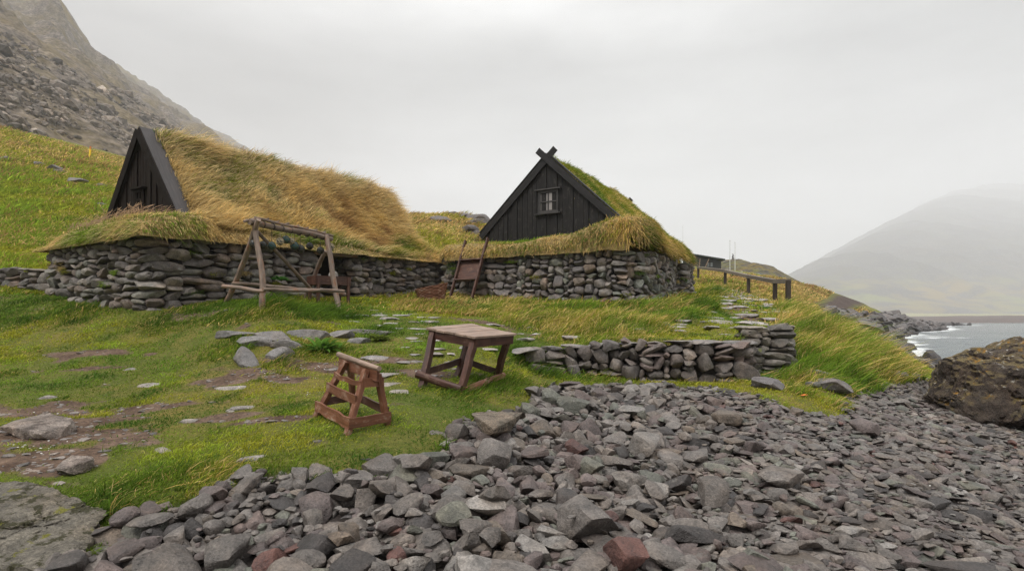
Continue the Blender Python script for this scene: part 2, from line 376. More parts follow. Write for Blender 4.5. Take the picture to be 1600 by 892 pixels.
# ------------------------------------------------------------------ mountains, sea, far shore
def mountain_mat(name, rock1, rock2, green, gsc):
    m, nt = new_mat(name); geo = N(nt, 'ShaderNodeNewGeometry'); P_ = geo.outputs['Position']
    at_ = N(nt, 'ShaderNodeAttribute', attribute_name='Col'); s = N(nt, 'ShaderNodeSeparateColor'); L(nt, at_.outputs['Color'], s.inputs[0])
    n1 = noise(nt, gsc, P_, 8, .65, .4); n2 = noise(nt, .22, P_, 9, .8); n3 = noise(nt, gsc*.3, P_, 4, .5)
    vo = N(nt, 'ShaderNodeTexVoronoi', ins={'Scale': .55, 'Randomness': 1.0}); L(nt, P_, vo.inputs['Vector'])
    vo2 = N(nt, 'ShaderNodeTexVoronoi', ins={'Scale': .16, 'Randomness': 1.0}); L(nt, P_, vo2.inputs['Vector'])
    c = mixrgb(nt, mrange(nt, n2, .35, .65, 0, 1), rock1, rock2)
    bb = math_(nt, 'MULTIPLY', mrange(nt, vo.outputs['Distance'], .1, .8, .45, 1.5), mrange(nt, vo2.outputs['Distance'], .1, .9, .6, 1.4))
    c = mixrgb(nt, 1.0, c, mrgb(nt, bb), 'MULTIPLY')
    gf = math_(nt, 'MULTIPLY', mrange(nt, n1, .44, .58, 0, .9), s.outputs[1])
    c = mixrgb(nt, gf, c, mixrgb(nt, mrange(nt, n3, .4, .6, 0, 1), green, (.19, .135, .04)))
    b = N(nt, 'ShaderNodeBsdfPrincipled', ins={'Roughness': .95, 'Specular IOR Level': .1}); L(nt, c, b.inputs['Base Color'])
    h = bump(nt, n2, .8, 1.2); h = bump(nt, vo.outputs['Distance'], .8, .7, h); L(nt, h, b.inputs['Normal']); finish(nt, b); return m

MT = {}
def build_left_mountain():
    ds = np.exp(np.linspace(math.log(62), math.log(3000), 430)); az_ = np.linspace(-1.35, -.10, 420)
    A, D = np.meshgrid(az_, ds); X = A*D; Y = D
    c = 38.0
    z = .655*(-X-c)
    big = fbm(X/260, Y/190, 2, 5); rid = 1-np.abs(fbm(X/120+big, Y/70, 5, 5))*2.2
    hgt = np.clip(z/160, 0, 1)
    z = z + hgt*(24*big + 15*(rid-.4)) + sstep(0, 60, z)*4*fbm(X/22, Y/22, 1, 5) + 1.0*fbm(X/5, Y/5, 8, 4)
    # cliff bands: stepped strata high on the slope
    st = 46.0; ph = (z+9*fbm(X/90, Y/90, 4, 4))/st; fr = ph-np.floor(ph)
    z = z + sstep(110, 190, z)*(sstep(.35, .75, fr)-fr)*st*.42
    # crag shoulder on the near crest
    sh = np.exp(-((A+.80)/.045)**2)*np.exp(-((np.log(D)-math.log(620))/.35)**2); z = z + 26*sh*(1+.5*rid)
    z = np.where(z > 560, 560+(z-560)*.25, z); z = np.clip(z, -6, 980)
    grass = np.clip(.42+.75*sstep(120, 200, z)*(1-np.abs(fr-.2)*2) + .45*(fbm(X/70, Y/200, 6, 3)+.2), 0, 1)
    far = sstep(900, 2500, D); z = z*(1-.02*far)
    V = np.stack([X, Y, z], -1).reshape(-1, 3); ny, nx = X.shape; i = np.arange(ny*nx).reshape(ny, nx)
    Fq = np.stack([i[:-1, :-1], i[:-1, 1:], i[1:, 1:], i[1:, :-1]], -1).reshape(-1, 4)
    MT['x'] = A; MT['ld'] = np.log(ds); MT['az'] = az_; MT['z'] = z; MT['g'] = grass
    me = mk_mesh('mountain', V, [Fq], np.stack([grass*0, grass, grass*0], -1).reshape(-1, 3))
    o = link('mountain', me, mountain_mat('scree', (.07, .057, .047), (.20, .165, .135), (.17, .13, .045), .03)); tag(o, kind='structure')
build_left_mountain()
def build_scree():
    rr = np.random.default_rng(51); n = 26000; ld = rr.uniform(math.log(100), math.log(620), n); a = rr.uniform(-1.12, -.40, n)
    fi = (ld-MT['ld'][0])/(MT['ld'][-1]-MT['ld'][0])*(len(MT['ld'])-1); fj = (a-MT['az'][0])/(MT['az'][-1]-MT['az'][0])*(len(MT['az'])-1)
    i, j = fi.astype(int), fj.astype(int); ti, tj = fi-i, fj-j; Z = MT['z']; z = Z[i, j]*(1-ti)*(1-tj)+Z[i+1, j]*ti*(1-tj)+Z[i, j+1]*(1-ti)*tj+Z[i+1, j+1]*ti*tj
    d = np.exp(ld); x = a*d; cl = fbm(x/16, d/30, 3, 4)
    k = (z > 6) & (z < 125+30*cl) & (rr.random(n) < .45+1.6*cl); x, d, z = x[k], d[k], z[k]
    b = bmesh.new(); bmesh.ops.create_icosphere(b, subdivisions=1, radius=1.0); V0 = np.array([v.co[:] for v in b.verts]); F0 = np.array([[v.index for v in f.verts] for f in b.faces]); b.free()
    n = len(x); s = (.32+.0022*d)*np.exp(rr.normal(0, .45, n)); Vn = V0[None]*(1+rr.normal(0, .22, (n, len(V0), 1)))*s[:, None, None]*np.array([1.1, .9, .7])
    th = rr.uniform(0, 6.28, n); c_, s_ = np.cos(th)[:, None], np.sin(th)[:, None]; X = Vn[..., 0]*c_-Vn[..., 1]*s_; Y = Vn[..., 0]*s_+Vn[..., 1]*c_
    V = np.stack([X+x[:, None], Y+d[:, None], Vn[..., 2]+z[:, None]+.1*s[:, None]], -1).reshape(-1, 3)
    Fa = (F0[None]+(np.arange(n)*len(V0))[:, None, None]).reshape(-1, 3); c = np.array((.15, .125, .104))*np.exp(rr.normal(0, .38, n))[:, None]
    c = np.repeat(c, len(V0), 0)
    tag(link('scree', mk_mesh('scree', V, [Fa], c, smooth=False), rock_mat('scree_rock', 'attr', scale=.12, pits=False, rough=(.8, .95))), kind='stuff')
    print('scree', n)
build_scree()

def build_right_mountain():
    ys = np.linspace(1150, 4650, 300); xs = np.linspace(430, 5600, 380)
    X, Y = np.meshgrid(xs, ys)
    n = fbm(X/900, Y/900, 3, 5)
    left = .54*(X-(.365*Y+60*fbm(Y/600, 0*Y, 5, 3)))
    gul = 1-np.abs(fbm(X/230, Y/900, 8, 5))*2
    front = .31*(Y-1280)+20*gul+50*n
    z = -np.log(np.exp(-np.clip(left, -300, 3000)/60)+np.exp(-np.clip(front, -300, 3000)/60))*60
    z = np.minimum(z, 1250)+ sstep(40, 200, z)*(26*gul+10*fbm(X/70, Y/70, 2, 4)); z = np.maximum(z, 9+3*n)
    gr = sstep(160, 10, z)
    V = np.stack([X, Y, z], -1).reshape(-1, 3); ny, nx = X.shape; i = np.arange(ny*nx).reshape(ny, nx)
    Fq = np.stack([i[:-1, :-1], i[:-1, 1:], i[1:, 1:], i[1:, :-1]], -1).reshape(-1, 4)
    me = mk_mesh('far_mountain', V, [Fq], np.stack([gr*0, np.clip(gr*2+.15, 0, 1), gr*0], -1).reshape(-1, 3))
    o = link('far_mountain', me, mountain_mat('far_slope', (.045, .04, .04), (.09, .08, .075), (.16, .17, .05), .012)); tag(o, kind='structure')
build_right_mountain()

SEA = -.5
def build_sea():
    ys = np.unique(np.concatenate([np.arange(8, 60, .22), 60+np.cumsum(np.linspace(.3, 60, 170))]))
    xs = np.unique(np.concatenate([np.arange(4, 70, .3), 70+np.cumsum(np.linspace(.4, 60, 130))]))
    X, Y = np.meshgrid(xs, ys)
    dep = SEA-H(np.minimum(X, 300), np.minimum(Y, 420))
    fade = sstep(300, 60, Y)
    z = SEA+ fade*(.10*fbm(X*.35, Y*.8, 4, 4)+.04*fbm(X*1.6, Y*2.8, 5, 3))
    foam = sstep(.8, .12, dep)*sstep(-.15, .25, fbm(X*.8, Y*1.6, 6, 4)+.42*sstep(.8, .1, dep))
    foam = np.maximum(foam, .9*sstep(.33, .45, fbm(X*.10, Y*.5, 12, 5))*sstep(110, 50, Y)*sstep(1.5, .9, dep))
    V = np.stack([X, Y, z], -1).reshape(-1, 3); ny, nx = X.shape; i = np.arange(ny*nx).reshape(ny, nx)
    Fq = np.stack([i[:-1, :-1], i[:-1, 1:], i[1:, 1:], i[1:, :-1]], -1).reshape(-1, 4)
    me = mk_mesh('sea', V, [Fq], np.stack([foam, foam, foam], -1).reshape(-1, 3))
    m, nt = new_mat('sea_water'); geo = N(nt, 'ShaderNodeNewGeometry')
    a = N(nt, 'ShaderNodeAttribute', attribute_name='Col')
    mpn = N(nt, 'ShaderNodeMapping'); mpn.inputs['Scale'].default_value = (.6, 1.6, 1); L(nt, geo.outputs['Position'], mpn.inputs[0])
    n1 = noise(nt, 1.2, mpn.outputs[0], 6, .65); n2 = noise(nt, .12, mpn.outputs[0], 5, .6); n4 = noise(nt, 9, geo.outputs['Position'], 5, .7)
    c = mixrgb(nt, n2, (.10, .12, .125), (.16, .185, .19))
    ff = mrange(nt, math_(nt, 'MULTIPLY', a.outputs['Fac'], mrange(nt, n4, .3, .6, .3, 1.2)), .25, .6, 0, 1)
    c = mixrgb(nt, ff, c, (.72, .74, .74))
    b = N(nt, 'ShaderNodeBsdfPrincipled', ins={'IOR': 1.33}); L(nt, c, b.inputs['Base Color'])
    L(nt, mrange(nt, ff, 0, 1, .14, .7), b.inputs['Roughness'])
    h = bump(nt, n1, .9, .35); h = bump(nt, n4, .4, .05, h); L(nt, h, b.inputs['Normal']); finish(nt, b)
    o = link('sea', me, m); tag(o, kind='structure')
build_sea()

def build_spit():
    xs = np.linspace(150, 900, 200); ys = np.linspace(232, 420, 60); X, Y = np.meshgrid(xs, ys)
    edge = sstep(165, 215, X-.1*(Y-232))*(.5+.5*sstep(180, 330, X))
    z = -1.5 + edge*sstep(232, 262, Y+5*fbm(X/30, 0*X, 3, 3))*(4.6+.5*fbm(X/14, Y/14, 2, 4))
    V = np.stack([X, Y, z], -1).reshape(-1, 3); ny, nx = X.shape; i = np.arange(ny*nx).reshape(ny, nx)
    Fq = np.stack([i[:-1, :-1], i[:-1, 1:], i[1:, 1:], i[1:, :-1]], -1).reshape(-1, 4)
    m = rock_mat('spit_shingle', 'rgb', base=(.10, .075, .065), scale=.03, pits=False, bumpk=.6)
    tag(link('headland', mk_mesh('headland', V, [Fq]), m), kind='structure')
    # green plain below the far mountain
    xs = np.linspace(100, 2600, 90); ys = np.linspace(800, 1450, 60); X, Y = np.meshgrid(xs, ys)
    z = -3+ sstep(820, 1150, Y+.12*X)*12 + 2*fbm(X/120, Y/120, 3, 3)
    V = np.stack([X, Y, z], -1).reshape(-1, 3); ny, nx = X.shape; i = np.arange(ny*nx).reshape(ny, nx)
    Fq = np.stack([i[:-1, :-1], i[:-1, 1:], i[1:, 1:], i[1:, :-1]], -1).reshape(-1, 4)
    m = rock_mat('plain_grass', 'rgb', base=(.20, .19, .06), scale=.01, pits=False, bumpk=.3)
    tag(link('far_shore', mk_mesh('far_shore', V, [Fq]), m), kind='structure')
build_spit()

def build_point_hill():   # the small hill beyond the shed with rocky edge
    cx, cy = .405*250, 250.0
    X, Y = np.meshgrid(np.linspace(cx-60, cx+70, 160), np.linspace(cy-50, cy+70, 90))
    dx = X-cx
    prof = np.interp(dx, [-60, -25, -11, -4, 6, 16, 26, 36, 70], [7, 21, 26.5, 27, 24, 17.5, 12, 3, -3])
    z = prof*np.clip(1-((Y-cy)/75)**2, 0, 1)+1.2*fbm(X/9, Y/9, 4, 5)-3*sstep(0, -50, Y-cy)
    rk = sstep(2, 14, dx+4*fbm(X/6, Y/6, 8, 3))
    V = np.stack([X, Y, z], -1).reshape(-1, 3); ny, nx = X.shape; i = np.arange(ny*nx).reshape(ny, nx)
    Fq = np.stack([i[:-1, :-1], i[:-1, 1:], i[1:, 1:], i[1:, :-1]], -1).reshape(-1, 4)
    me = mk_mesh('hill', V, [Fq], np.stack([rk*0, 1-rk, rk*0], -1).reshape(-1, 3))
    tag(link('hill', me, mountain_mat('hill_grass', (.045, .04, .034), (.10, .09, .075), (.16, .15, .035), .35)), kind='structure')
build_point_hill()
# ------------------------------------------------------------------ stones
def ico(sub):
    b = bmesh.new(); bmesh.ops.create_icosphere(b, subdivisions=sub, radius=1.0)
    b.verts.ensure_lookup_table(); V = np.array([v.co[:] for v in b.verts]); Fc = np.array([[v.index for v in f.verts] for f in b.faces]); b.free()
    return V, Fc
ICO = {s: ico(s) for s in (2, 3, 4, 5, 6)}
def rock_shape(seed, sub=3, planes=11, cut=(.5, .85), flat=.6, boxy=0.0, rough=.07, fine=.02):
    r = np.random.default_rng(seed); V, Fc = ICO[sub]; V = V.copy()
    if boxy > 0:
        m = np.abs(V).max(1, keepdims=True); V = V*(1-boxy) + V/m*.82*boxy
        V /= np.abs(V).max()
    for _ in range(planes):
        n = r.normal(size=3); n /= np.linalg.norm(n); d = r.uniform(*cut); k = V@n-d
        V = V - np.where(k > 0, k*.94, 0)[:, None]*n
    o = r.uniform(0, 60, 3)
    nn = V/np.linalg.norm(V, axis=1, keepdims=True)
    q = V*1.9+o; V = V+nn*(rough*fbm(q[:, 0], q[:, 1], q[:, 2], 3))[:, None]
    q = V*6+o; V = V+nn*(fine*fbm(q[:, 0], q[:, 1], q[:, 2], 3))[:, None]
    V = V*np.array([1, r.uniform(.68, .95), flat*r.uniform(.85, 1.15)])
    V -= (V.max(0)+V.min(0))/2; V /= np.abs(V[:, 0]).max()
    return V
SHARP = math.radians(28)
# 'round' cobbles, angular blocks, flat slates; last column is the thickness ratio
ANG = [rock_shape(100+i, 3, 11+i % 6, (.36, .78), .60, .35, .045, .02) for i in range(14)]
ROU = [rock_shape(200+i, 3, 7, (.66, .92), .66, .0, .05, .012) for i in range(8)]
FLA = [rock_shape(300+i, 3, 12, (.4, .85), .30, .2, .05, .02) for i in range(12)]
ANG2 = [rock_shape(100+i, 2, 11+i % 6, (.36, .78), .60, .35, .045, .02) for i in range(14)]
ROU2 = [rock_shape(200+i, 2, 7, (.66, .92), .66, .0, .05, .012) for i in range(8)]
FLA2 = [rock_shape(300+i, 2, 12, (.4, .85), .30, .2, .05, .02) for i in range(12)]
STONE_COL = {'grey': (.118, .104, .094), 'purple': (.100, .079, .074), 'green': (.102, .102, .084), 'pale': (.165, .152, .14), 'rust': (.090, .044, .037), 'dark': (.048, .042, .040), 'brown': (.105, .085, .068)}
def rotm(ax, ay, az_):
    return np.array((Matrix.Rotation(az_, 3, 'Z')@Matrix.Rotation(ay, 3, 'Y')@Matrix.Rotation(ax, 3, 'X')))
class Acc:
    def __init__(s): s.V = []; s.F = {3: [], 4: []}; s.C = []; s.n = 0
    def add(s, V, Fs, c):
        V = np.asarray(V); s.V.append(V); s.C.append(np.broadcast_to(np.asarray(c, float), (len(V), 3)))
        for f in (Fs if isinstance(Fs, list) else [Fs]):
            f = np.asarray(f)
            if len(f): s.F[f.shape[1]].append(f+s.n)
        s.n += len(V)
    def mesh(s, name, smooth=True):
        return mk_mesh(name, np.concatenate(s.V), [np.concatenate(f) for f in s.F.values() if f], np.concatenate(s.C), smooth)
M_STONE = rock_mat('stone_mass', 'attr', rough=(.42, .75))
M_STONE_OBJ = rock_mat('stone_single', 'object', rough=(.42, .78), bumpk=1.3, lichen=[((.24, .225, .20), 6.0, .62, .70, (.0, .5)), ((.05, .04, .036), 3.0, .58, .68, None)])
M_WALL = rock_mat('wall_stone', 'attr', rough=(.6, .9), lichen=[((.17, .165, .15), 5.0, .60, .72, None), ((.12, .13, .02), 2.2, .64, .70, (.0, .5))])

def protomesh(V, sub, name='stone'):
    return mk_mesh(name, V, [ICO[sub][1]])

def beach_stones():
    g = .02; x0, x1, y0, y1 = -4.2, 12.5, 2.4, 14.5
    nx, ny = int((x1-x0)/g), int((y1-y0)/g)
    gx = x0+(np.arange(nx)+.5)*g; gy = y0+(np.arange(ny)+.5)*g
    GX, GY = np.meshgrid(gx, gy)
    HM = H(GX, GY)-.05; BASE = HM.copy()
    BD = poly_dist(GX[::4, ::4], GY[::4, ::4], BEACH).repeat(4, 0).repeat(4, 1)[:ny, :nx]
    r = np.random.default_rng(42)
    out = []
    def drop(x, y, s, kind, az_=None, q=62, tilt=.25):
        """lay one stone of half length s; returns its placement"""
        i, j = int((y-y0)/g), int((x-x0)/g)
        if not (0 <= i < ny and 0 <= j < nx): return
        lib = {'a': ANG, 'r': ROU, 'f': FLA}[kind]; k = int(r.integers(len(lib)))
        V = lib[k]; hz = np.abs(V[:, 2]).max(); hy = np.abs(V[:, 1]).max()
        az2 = r.uniform(0, math.pi*2) if az_ is None else az_
        R_ = max(1, int(s/g))
        a, b, c, d = max(0, i-R_), min(ny, i+R_+1), max(0, j-R_), min(nx, j+R_+1)
        dx = GX[a:b, c:d]-x; dy = GY[a:b, c:d]-y
        lx = dx*math.cos(az2)+dy*math.sin(az2); ly = -dx*math.sin(az2)+dy*math.cos(az2)
        e = (lx/s)**2+(ly/(s*hy))**2; m = e < .8
        if m.sum() < 2: m = e < 2
        hm = HM[a:b, c:d]; z = np.percentile(hm[m], q)
        # follow the heap's slope a little
        if m.sum() > 12:
            A = np.stack([dx[m], dy[m], np.ones(m.sum())], 1); co = np.linalg.lstsq(A, hm[m], rcond=None)[0]
            sx, sy = np.clip(co[:2], -.55, .55)
        else: sx = sy = 0
        n = Vector((-sx*.8+r.normal()*tilt*.6, -sy*.8+r.normal()*tilt*.6, 1)).normalized()
        Q = Vector((0, 0, 1)).rotation_difference(n).to_matrix()@Matrix.Rotation(az2, 3, 'Z')
        th = s*hz
        zc = z+th*.62
        top = zc+th*np.sqrt(np.clip(1-e, 0, 1))*.92+(-(n.x*dx+n.y*dy)/n.z)
        mm = e < 1; hm[mm] = np.maximum(hm[mm], top[mm])
        out.append([x, y, zc, s, kind, k, np.array(Q), th])
    cand = 0
    def region(n, smin, smax, power, kindp, dens=None, q=62, tilt=.25, align=None, edge=.0, lim=.15):
        c = 0; t = 0
        while c < n and t < n*14:
            t += 1
            best = None
            for _ in range(5):      # the lowest of a few spots, as stones roll into hollows
                y = (2.6**.8+r.random()*(13.8**.8-2.6**.8))**1.25; x = r.uniform(max(x0+.1, -1.06*y), min(x1-.1, 1.12*y+1.3))
                i, j = int((y-y0)/g), int((x-x0)/g)
                if not (0 <= i < ny and 0 <= j < nx) or BD[i, j] < edge+r.normal()*.05: continue
                e_ = (HM[i, j]-BASE[i, j])/max(y, 3)**0
                if best is None or e_ < best[0]: best = (e_, x, y, i, j)
            if best is None or best[0] > lim: continue
            _, x, y, i, j = best
            right = float(sstep(.12, .62, x/y+ .25*(y-4)/8))
            if r.random() > (dens(x, y, right) if dens else 1): continue
            s = smin*(smax/smin)**(r.random()**power)*(1-.06*right)
            kd = r.random(); pf = kindp[2]*(1-right)+(.92)*right; pr = kindp[1]*(1-right)
            kind = 'f' if kd < pf else ('r' if kd < pf+pr else 'a')
            if kind == 'f': s *= 1.18
            az_ = None
            if right > .5 and r.random() < .75: az_ = -.35+r.normal()*.45
            drop(x, y, s, kind, az_, q, tilt*(1-.35*right)); c += 1
    region(2200, .03, .07, 1, (.5, .3, .2), q=50)
    region(420, .09, .17, 1.6, (.72, .04, .24), lambda x, y, rt: 1-.5*rt, q=40)
    region(3600, .035, .10, 1.1, (.62, .12, .26), q=45, lim=.12)
    region(90, .10, .16, 1.5, (.74, .02, .24), lambda x, y, rt: (1-rt)*.9+.08, q=35, lim=.11)
    region(3200, .035, .085, 1.1, (.6, .14, .26), lambda x, y, rt: .45+.55*rt, q=45, lim=.13)
    region(5200, .018, .042, 1.0, (.5, .25, .25), lambda x, y, rt: .6+.4*rt, q=35, lim=.11)
    # stones shown one by one in the photo: column, row, half length px, kind, colour, azimuth, label
    HERO = [
     (710,815,34,'a','green',.1,'large greenish grey block with a squared face, low in the middle of the shore'),
     (1085,835,56,'f','dark',.05,'long dark wet-looking block with a flat top, low on the beach right of the middle'),
     (1117,783,36,'a','grey',1.4,'upright pointed grey stone standing behind the long dark block on the beach'),
     (978,880,36,'a','rust',.1,'rust red block of stone at the lower edge, right of the middle'),
     (425,884,32,'a','rust',.3,'rust red rounded stone at the lower edge, below the small trestle'),
     (480,880,32,'r','grey',.1,'smooth grey rounded stone touching the rust red stone at the lower edge'),
     (610,825,24,'r','purple',.5,'dark purple round stone full of small pits'),
     (650,742,20,'a','grey',1.5,'upright grey stone standing at the grass edge of the beach'),
     (722,702,24,'a','grey',.1,'squared grey stone in front of the tan slab by the table'),
     (715,676,24,'a','grey',.2,'grey stone stacked behind the squared one, left end of the tan slab'),
     (1135,655,26,'a','brown',.2,'brown angular stone on the upper beach below the stone terrace'),
     (1202,650,12,'a','rust',.1,'small brick red stone on the upper beach below the grassy bank'),
     (1220,748,40,'f','grey',-.4,'large flat grey slab tilted on the shingle'),
     (1352,670,26,'r','purple',-.1,'smooth purple grey stone standing proud of the flat shingle'),
     (1180,775,24,'f','pale',.1,'pale flat stone with clean edges among darker shingle'),
     (1500,884,62,'f','dark',-.3,'very long flat slab of bedrock at the lower right edge'),
     (1000,802,34,'f','brown',.1,'layered tan stone with wavy grain on the lower beach'),
     (830,712,26,'a','purple',.4,'dark purple stone on the beach nearest to the tan slab'),
     (920,770,34,'f','brown',.0,'smooth tan oval stone lying flat on the beach'),
     (890,600,20,'f','purple',.1,'flat pinkish brown stone where the terrace wall meets the grass'),
     (1010,700,30,'a','pale',.3,'pale grey rough block in the middle of the beach'),
     (985,640,26,'f','pale',.2,'wide light grey flat stone on the upper beach below the wall'),
     (1265,785,22,'f','green',.2,'flat greenish slab leaning on its neighbours in the right shingle'),
     (385,755,26,'f','grey',.1,'flat grey stone set in the grass edge of the beach, below the lawn'),
     (247,775,15,'a','dark',1.3,'dark pointed stone standing upright in the grass edge at the left'),
     (573,712,13,'a','dark',.2,'small dark stone lying alone on the mossy grass beside the shore'),
     (1040,875,40,'f','grey',.1,'broad grey flat stone at the lower edge beside the rust red block'),
     (870,850,26,'f','pale',.2,'light grey oval stone low in the middle of the beach'),
    ]
    named = []
    for u, v, px, kind, cl, az_, lab in HERO:
        x, y, z = Gp(u, v+px*.3)
        n0 = len(out); drop(x, y, px*y/F*.88, kind, az_, 55, .12)
        if len(out) > n0: named.append((len(out)-1, cl, lab))
    region(1500, .02, .045, 1.0, (.5, .25, .25), lambda x, y, rt: 1, q=25, lim=.1)
    names = {i: (c, l) for i, c, l in named}
    # which show largest
    vis = []
    for i, (x, y, z, s, kind, k, Q, th) in enumerate(out):
        jj, ii = int((x-x0)/g), int((y-y0)/g)
        a, b, c, d = max(0, ii-1), ii+2, max(0, jj-1), jj+2
        covered = HM[a:b, c:d].mean() > z+th*1.35
        u = x/y*F+800; v = HOR-(z-EYE)/y*F
        inv = -10 < u < 1610 and v < 905
        vis.append((0 if covered or not inv else (s/y)**2*(.6 if kind == 'f' else 1)))
    order = np.argsort(-np.array(vis)); pick = set(names)
    for i in order:
        if len(pick) >= 292: break
        if vis[i] > 0: pick.add(int(i))
    rc = np.random.default_rng(9)
    protos = {}
    cols = list(STONE_COL); 
    def colour():
        return rc.choice(['grey', 'purple', 'green', 'pale', 'rust', 'dark', 'brown'], p=[.47, .22, .09, .06, .007, .10, .053])
    acc = Acc(); grp = 'loose stones of the beach'
    word = {'grey': 'grey', 'purple': 'dull purple', 'green': 'greenish grey', 'pale': 'pale grey', 'rust': 'rust red', 'dark': 'near black', 'brown': 'tan brown'}
    shp = {'a': 'angular', 'r': 'rounded', 'f': 'flat'}
    for i, (x, y, z, s, kind, k, Q, th) in enumerate(out):
        if i in pick:
            key = (kind, k)
            if key not in protos: protos[key] = protomesh({'a': ANG, 'r': ROU, 'f': FLA}[kind][k], 3, 'beach_stone')
            cl = names[i][0] if i in names else colour()
            o = link('beach_stone', protos[key], M_STONE_OBJ, None, (x, y, z))
            o.rotation_euler = Matrix(Q).to_euler(); o.scale = (s, s, s)
            jit = rc.uniform(.78, 1.25); c = np.array(STONE_COL[cl])*jit; o.color = (*c, 1)
            if i in names: lab = names[i][1]
            else:
                lab = f'{word[cl]} {shp[kind]} stone among the larger loose stones of the ' + ('lower beach' if y < 4.3 else 'middle beach' if y < 6.5 else 'upper beach')
            tag(o, lab, 'stone', grp)
        else:
            cl = colour(); lib = {'a': ANG2, 'r': ROU2, 'f': FLA2}[kind]
            c = np.array(STONE_COL[cl])*rc.uniform(.72, 1.28)
            acc.add((lib[k]*s)@Q.T+np.array([x, y, z]), ICO[2][1], c)
    o = link('beach_pebbles', acc.mesh('beach_pebbles'), M_STONE); tag(o, kind='stuff')
    return len(out)
beach_stones()

def stone_at(name, pos, size, label, cat, seed, planes=10, flat=.6, rz=0, mat=None, col=(.13, .12, .11), sub=4, boxy=.2, group=None, tilt=(0, 0), rough=.08, fine=.02, cut=(.5, .85)):
    V = rock_shape(seed, sub, planes, cut, flat, boxy, rough, fine)
    V = V/np.abs(V).max(0); V = V*np.array(size)/2
    me = protomesh(V, sub, name); o = link(name, me, mat or M_STONE_OBJ, None, pos); o.rotation_euler = (tilt[0], tilt[1], rz); o.color = (*col, 1)
    return tag(o, label, cat, group)

# ------------------------------------------------------------------ dry stone walls
BLK = [rock_shape(500+i, 3, 12, (.5, .95), .9, .8, .07, .04) for i in range(11)]+[rock_shape(540+i, 3, 12, (.45, .85), .8, .45, .07, .04) for i in range(5)]
BLR = [rock_shape(560+i, 3, 6, (.7, .98), .9, .55, .06, .03) for i in range(16)]
BLK = [b/np.abs(b).max(0) for b in BLK]; BLR = [b/np.abs(b).max(0) for b in BLR]
def dry_wall(path, base, top, wr, hr, seed, depth=.34, batter=.06, closed_top=False, face=1, tilt=.05, cols=None, ragged=.02, rnd=.35):
    """facing of rough stones packed on a path [(x, y)]; base(x, y) ground level, top(s) upper level; normal is to the left of travel times face"""
    r = np.random.default_rng(seed); P = np.array(path, float); seg = np.hypot(*(P[1:]-P[:-1]).T); S = np.concatenate(([0], np.cumsum(seg))); Lt = S[-1]
    def pos(s): return np.interp(s, S, P[:, 0]), np.interp(s, S, P[:, 1])
    def tan(s):
        a = pos(max(0, s-.12)); b = pos(min(Lt, s+.12)); t = np.array([b[0]-a[0], b[1]-a[1]]); return t/np.linalg.norm(t)
    ds = .02; n = int(Lt/ds); sk = np.zeros(n); acc = Acc()
    sm = (np.arange(n)+.5)*ds; bx, by = pos(sm); bz = base(bx, by); bz = np.convolve(np.pad(bz, 8, 'edge'), np.ones(17)/17, 'valid'); tp = np.array([top(s) for s in sm])+ragged*fbm(sm*2.3, seed, 0, 3)*2-bz
    sk[:] = -.06
    C = [tuple(q*1.12 for q in c_) for c_ in (cols or [(.135, .122, .112), (.115, .10, .092), (.17, .15, .132), (.085, .075, .07), (.13, .102, .085), (.12, .115, .10)])]
    it = 0
    while it < 6000:
        it += 1
        rem = tp-sk; ok = rem > .03
        if not ok.any(): break
        i = int(np.argmin(np.where(ok, sk, 1e9))); z0 = sk[i]
        a = i
        while a > 0 and abs(sk[a-1]-z0) < .022: a -= 1
        b = i
        while b < n-1 and abs(sk[b+1]-z0) < .022: b += 1
        b += 1; wa = (b-a)*ds
        big = r.random() < .12
        wd = r.uniform(*wr)*(1.5 if big else 1)
        if wa < wd*1.35: wd = wa
        else:
            wd = min(wd, wa)
            if r.random() < .5: a = b-int(wd/ds)
        k = max(1, int(round(wd/ds))); b = a+k
        h = r.uniform(*hr)*(1.35 if big else 1); h = min(h, wd*.95+.03) if wd < wr[0] else h
        h = max(min(h, float(tp[a:b].max()-z0)+.02), .05)
        sc = ((a+b)/2)*ds; x, y = pos(sc); t = tan(sc); nn = np.array([-t[1], t[0]])*face
        zc = z0+h/2; off = -batter*zc-depth*.28+r.normal()*.018
        V = (BLR if r.random() < rnd else BLK)[int(r.integers(16))].copy(); 
        if r.random() < .5: V[:, 0] *= -1; 
        if r.random() < .5: V[:, 2] *= -1
        flip = np.linalg.det(np.diag(np.sign([1, 1, 1])))
        V = V*np.array([wd*.515, depth*.5*r.uniform(.8, 1.2), h*.53])
        V = V@rotm(r.normal()*.06, r.normal()*tilt, r.normal()*.05).T
        M = np.array([[t[0], nn[0], 0], [t[1], nn[1], 0], [0, 0, 1]])
        V = V@M.T+np.array([x+nn[0]*off, y+nn[1]*off, bz[min(n-1, (a+b)//2)]+zc])
        c = np.array(C[int(r.integers(len(C)))])*r.uniform(.75, 1.25)
        acc.add(V, ICO[3][1], c)
        sk[a:b] = z0+h*r.uniform(.96, 1.0)
    # dark earth core behind the facing
    m = 60; ss = np.linspace(0, Lt, m); px, py = pos(ss); T_ = np.array([tan(s) for s in ss]); NN = np.stack([-T_[:, 1], T_[:, 0]], 1)*face
    bb = base(px, py); tt = np.array([top(s) for s in ss])-.04
    i0, i1 = -.23, -.62
    V = np.concatenate([np.stack([px+NN[:, 0]*k, py+NN[:, 1]*k, z], 1) for k, z in ((i0+.08, bb-.15), (i0-.04, tt), (i1, tt), (i1, bb-.15))])
    q = np.arange(m-1); Fq = [np.stack([q+a*m, q+1+a*m, q+1+b_*m, q+b_*m], 1) for a, b_ in ((0, 1), (1, 2), (2, 3))]
    acc.add(V, np.concatenate(Fq), (.036, .030, .024))
    return acc
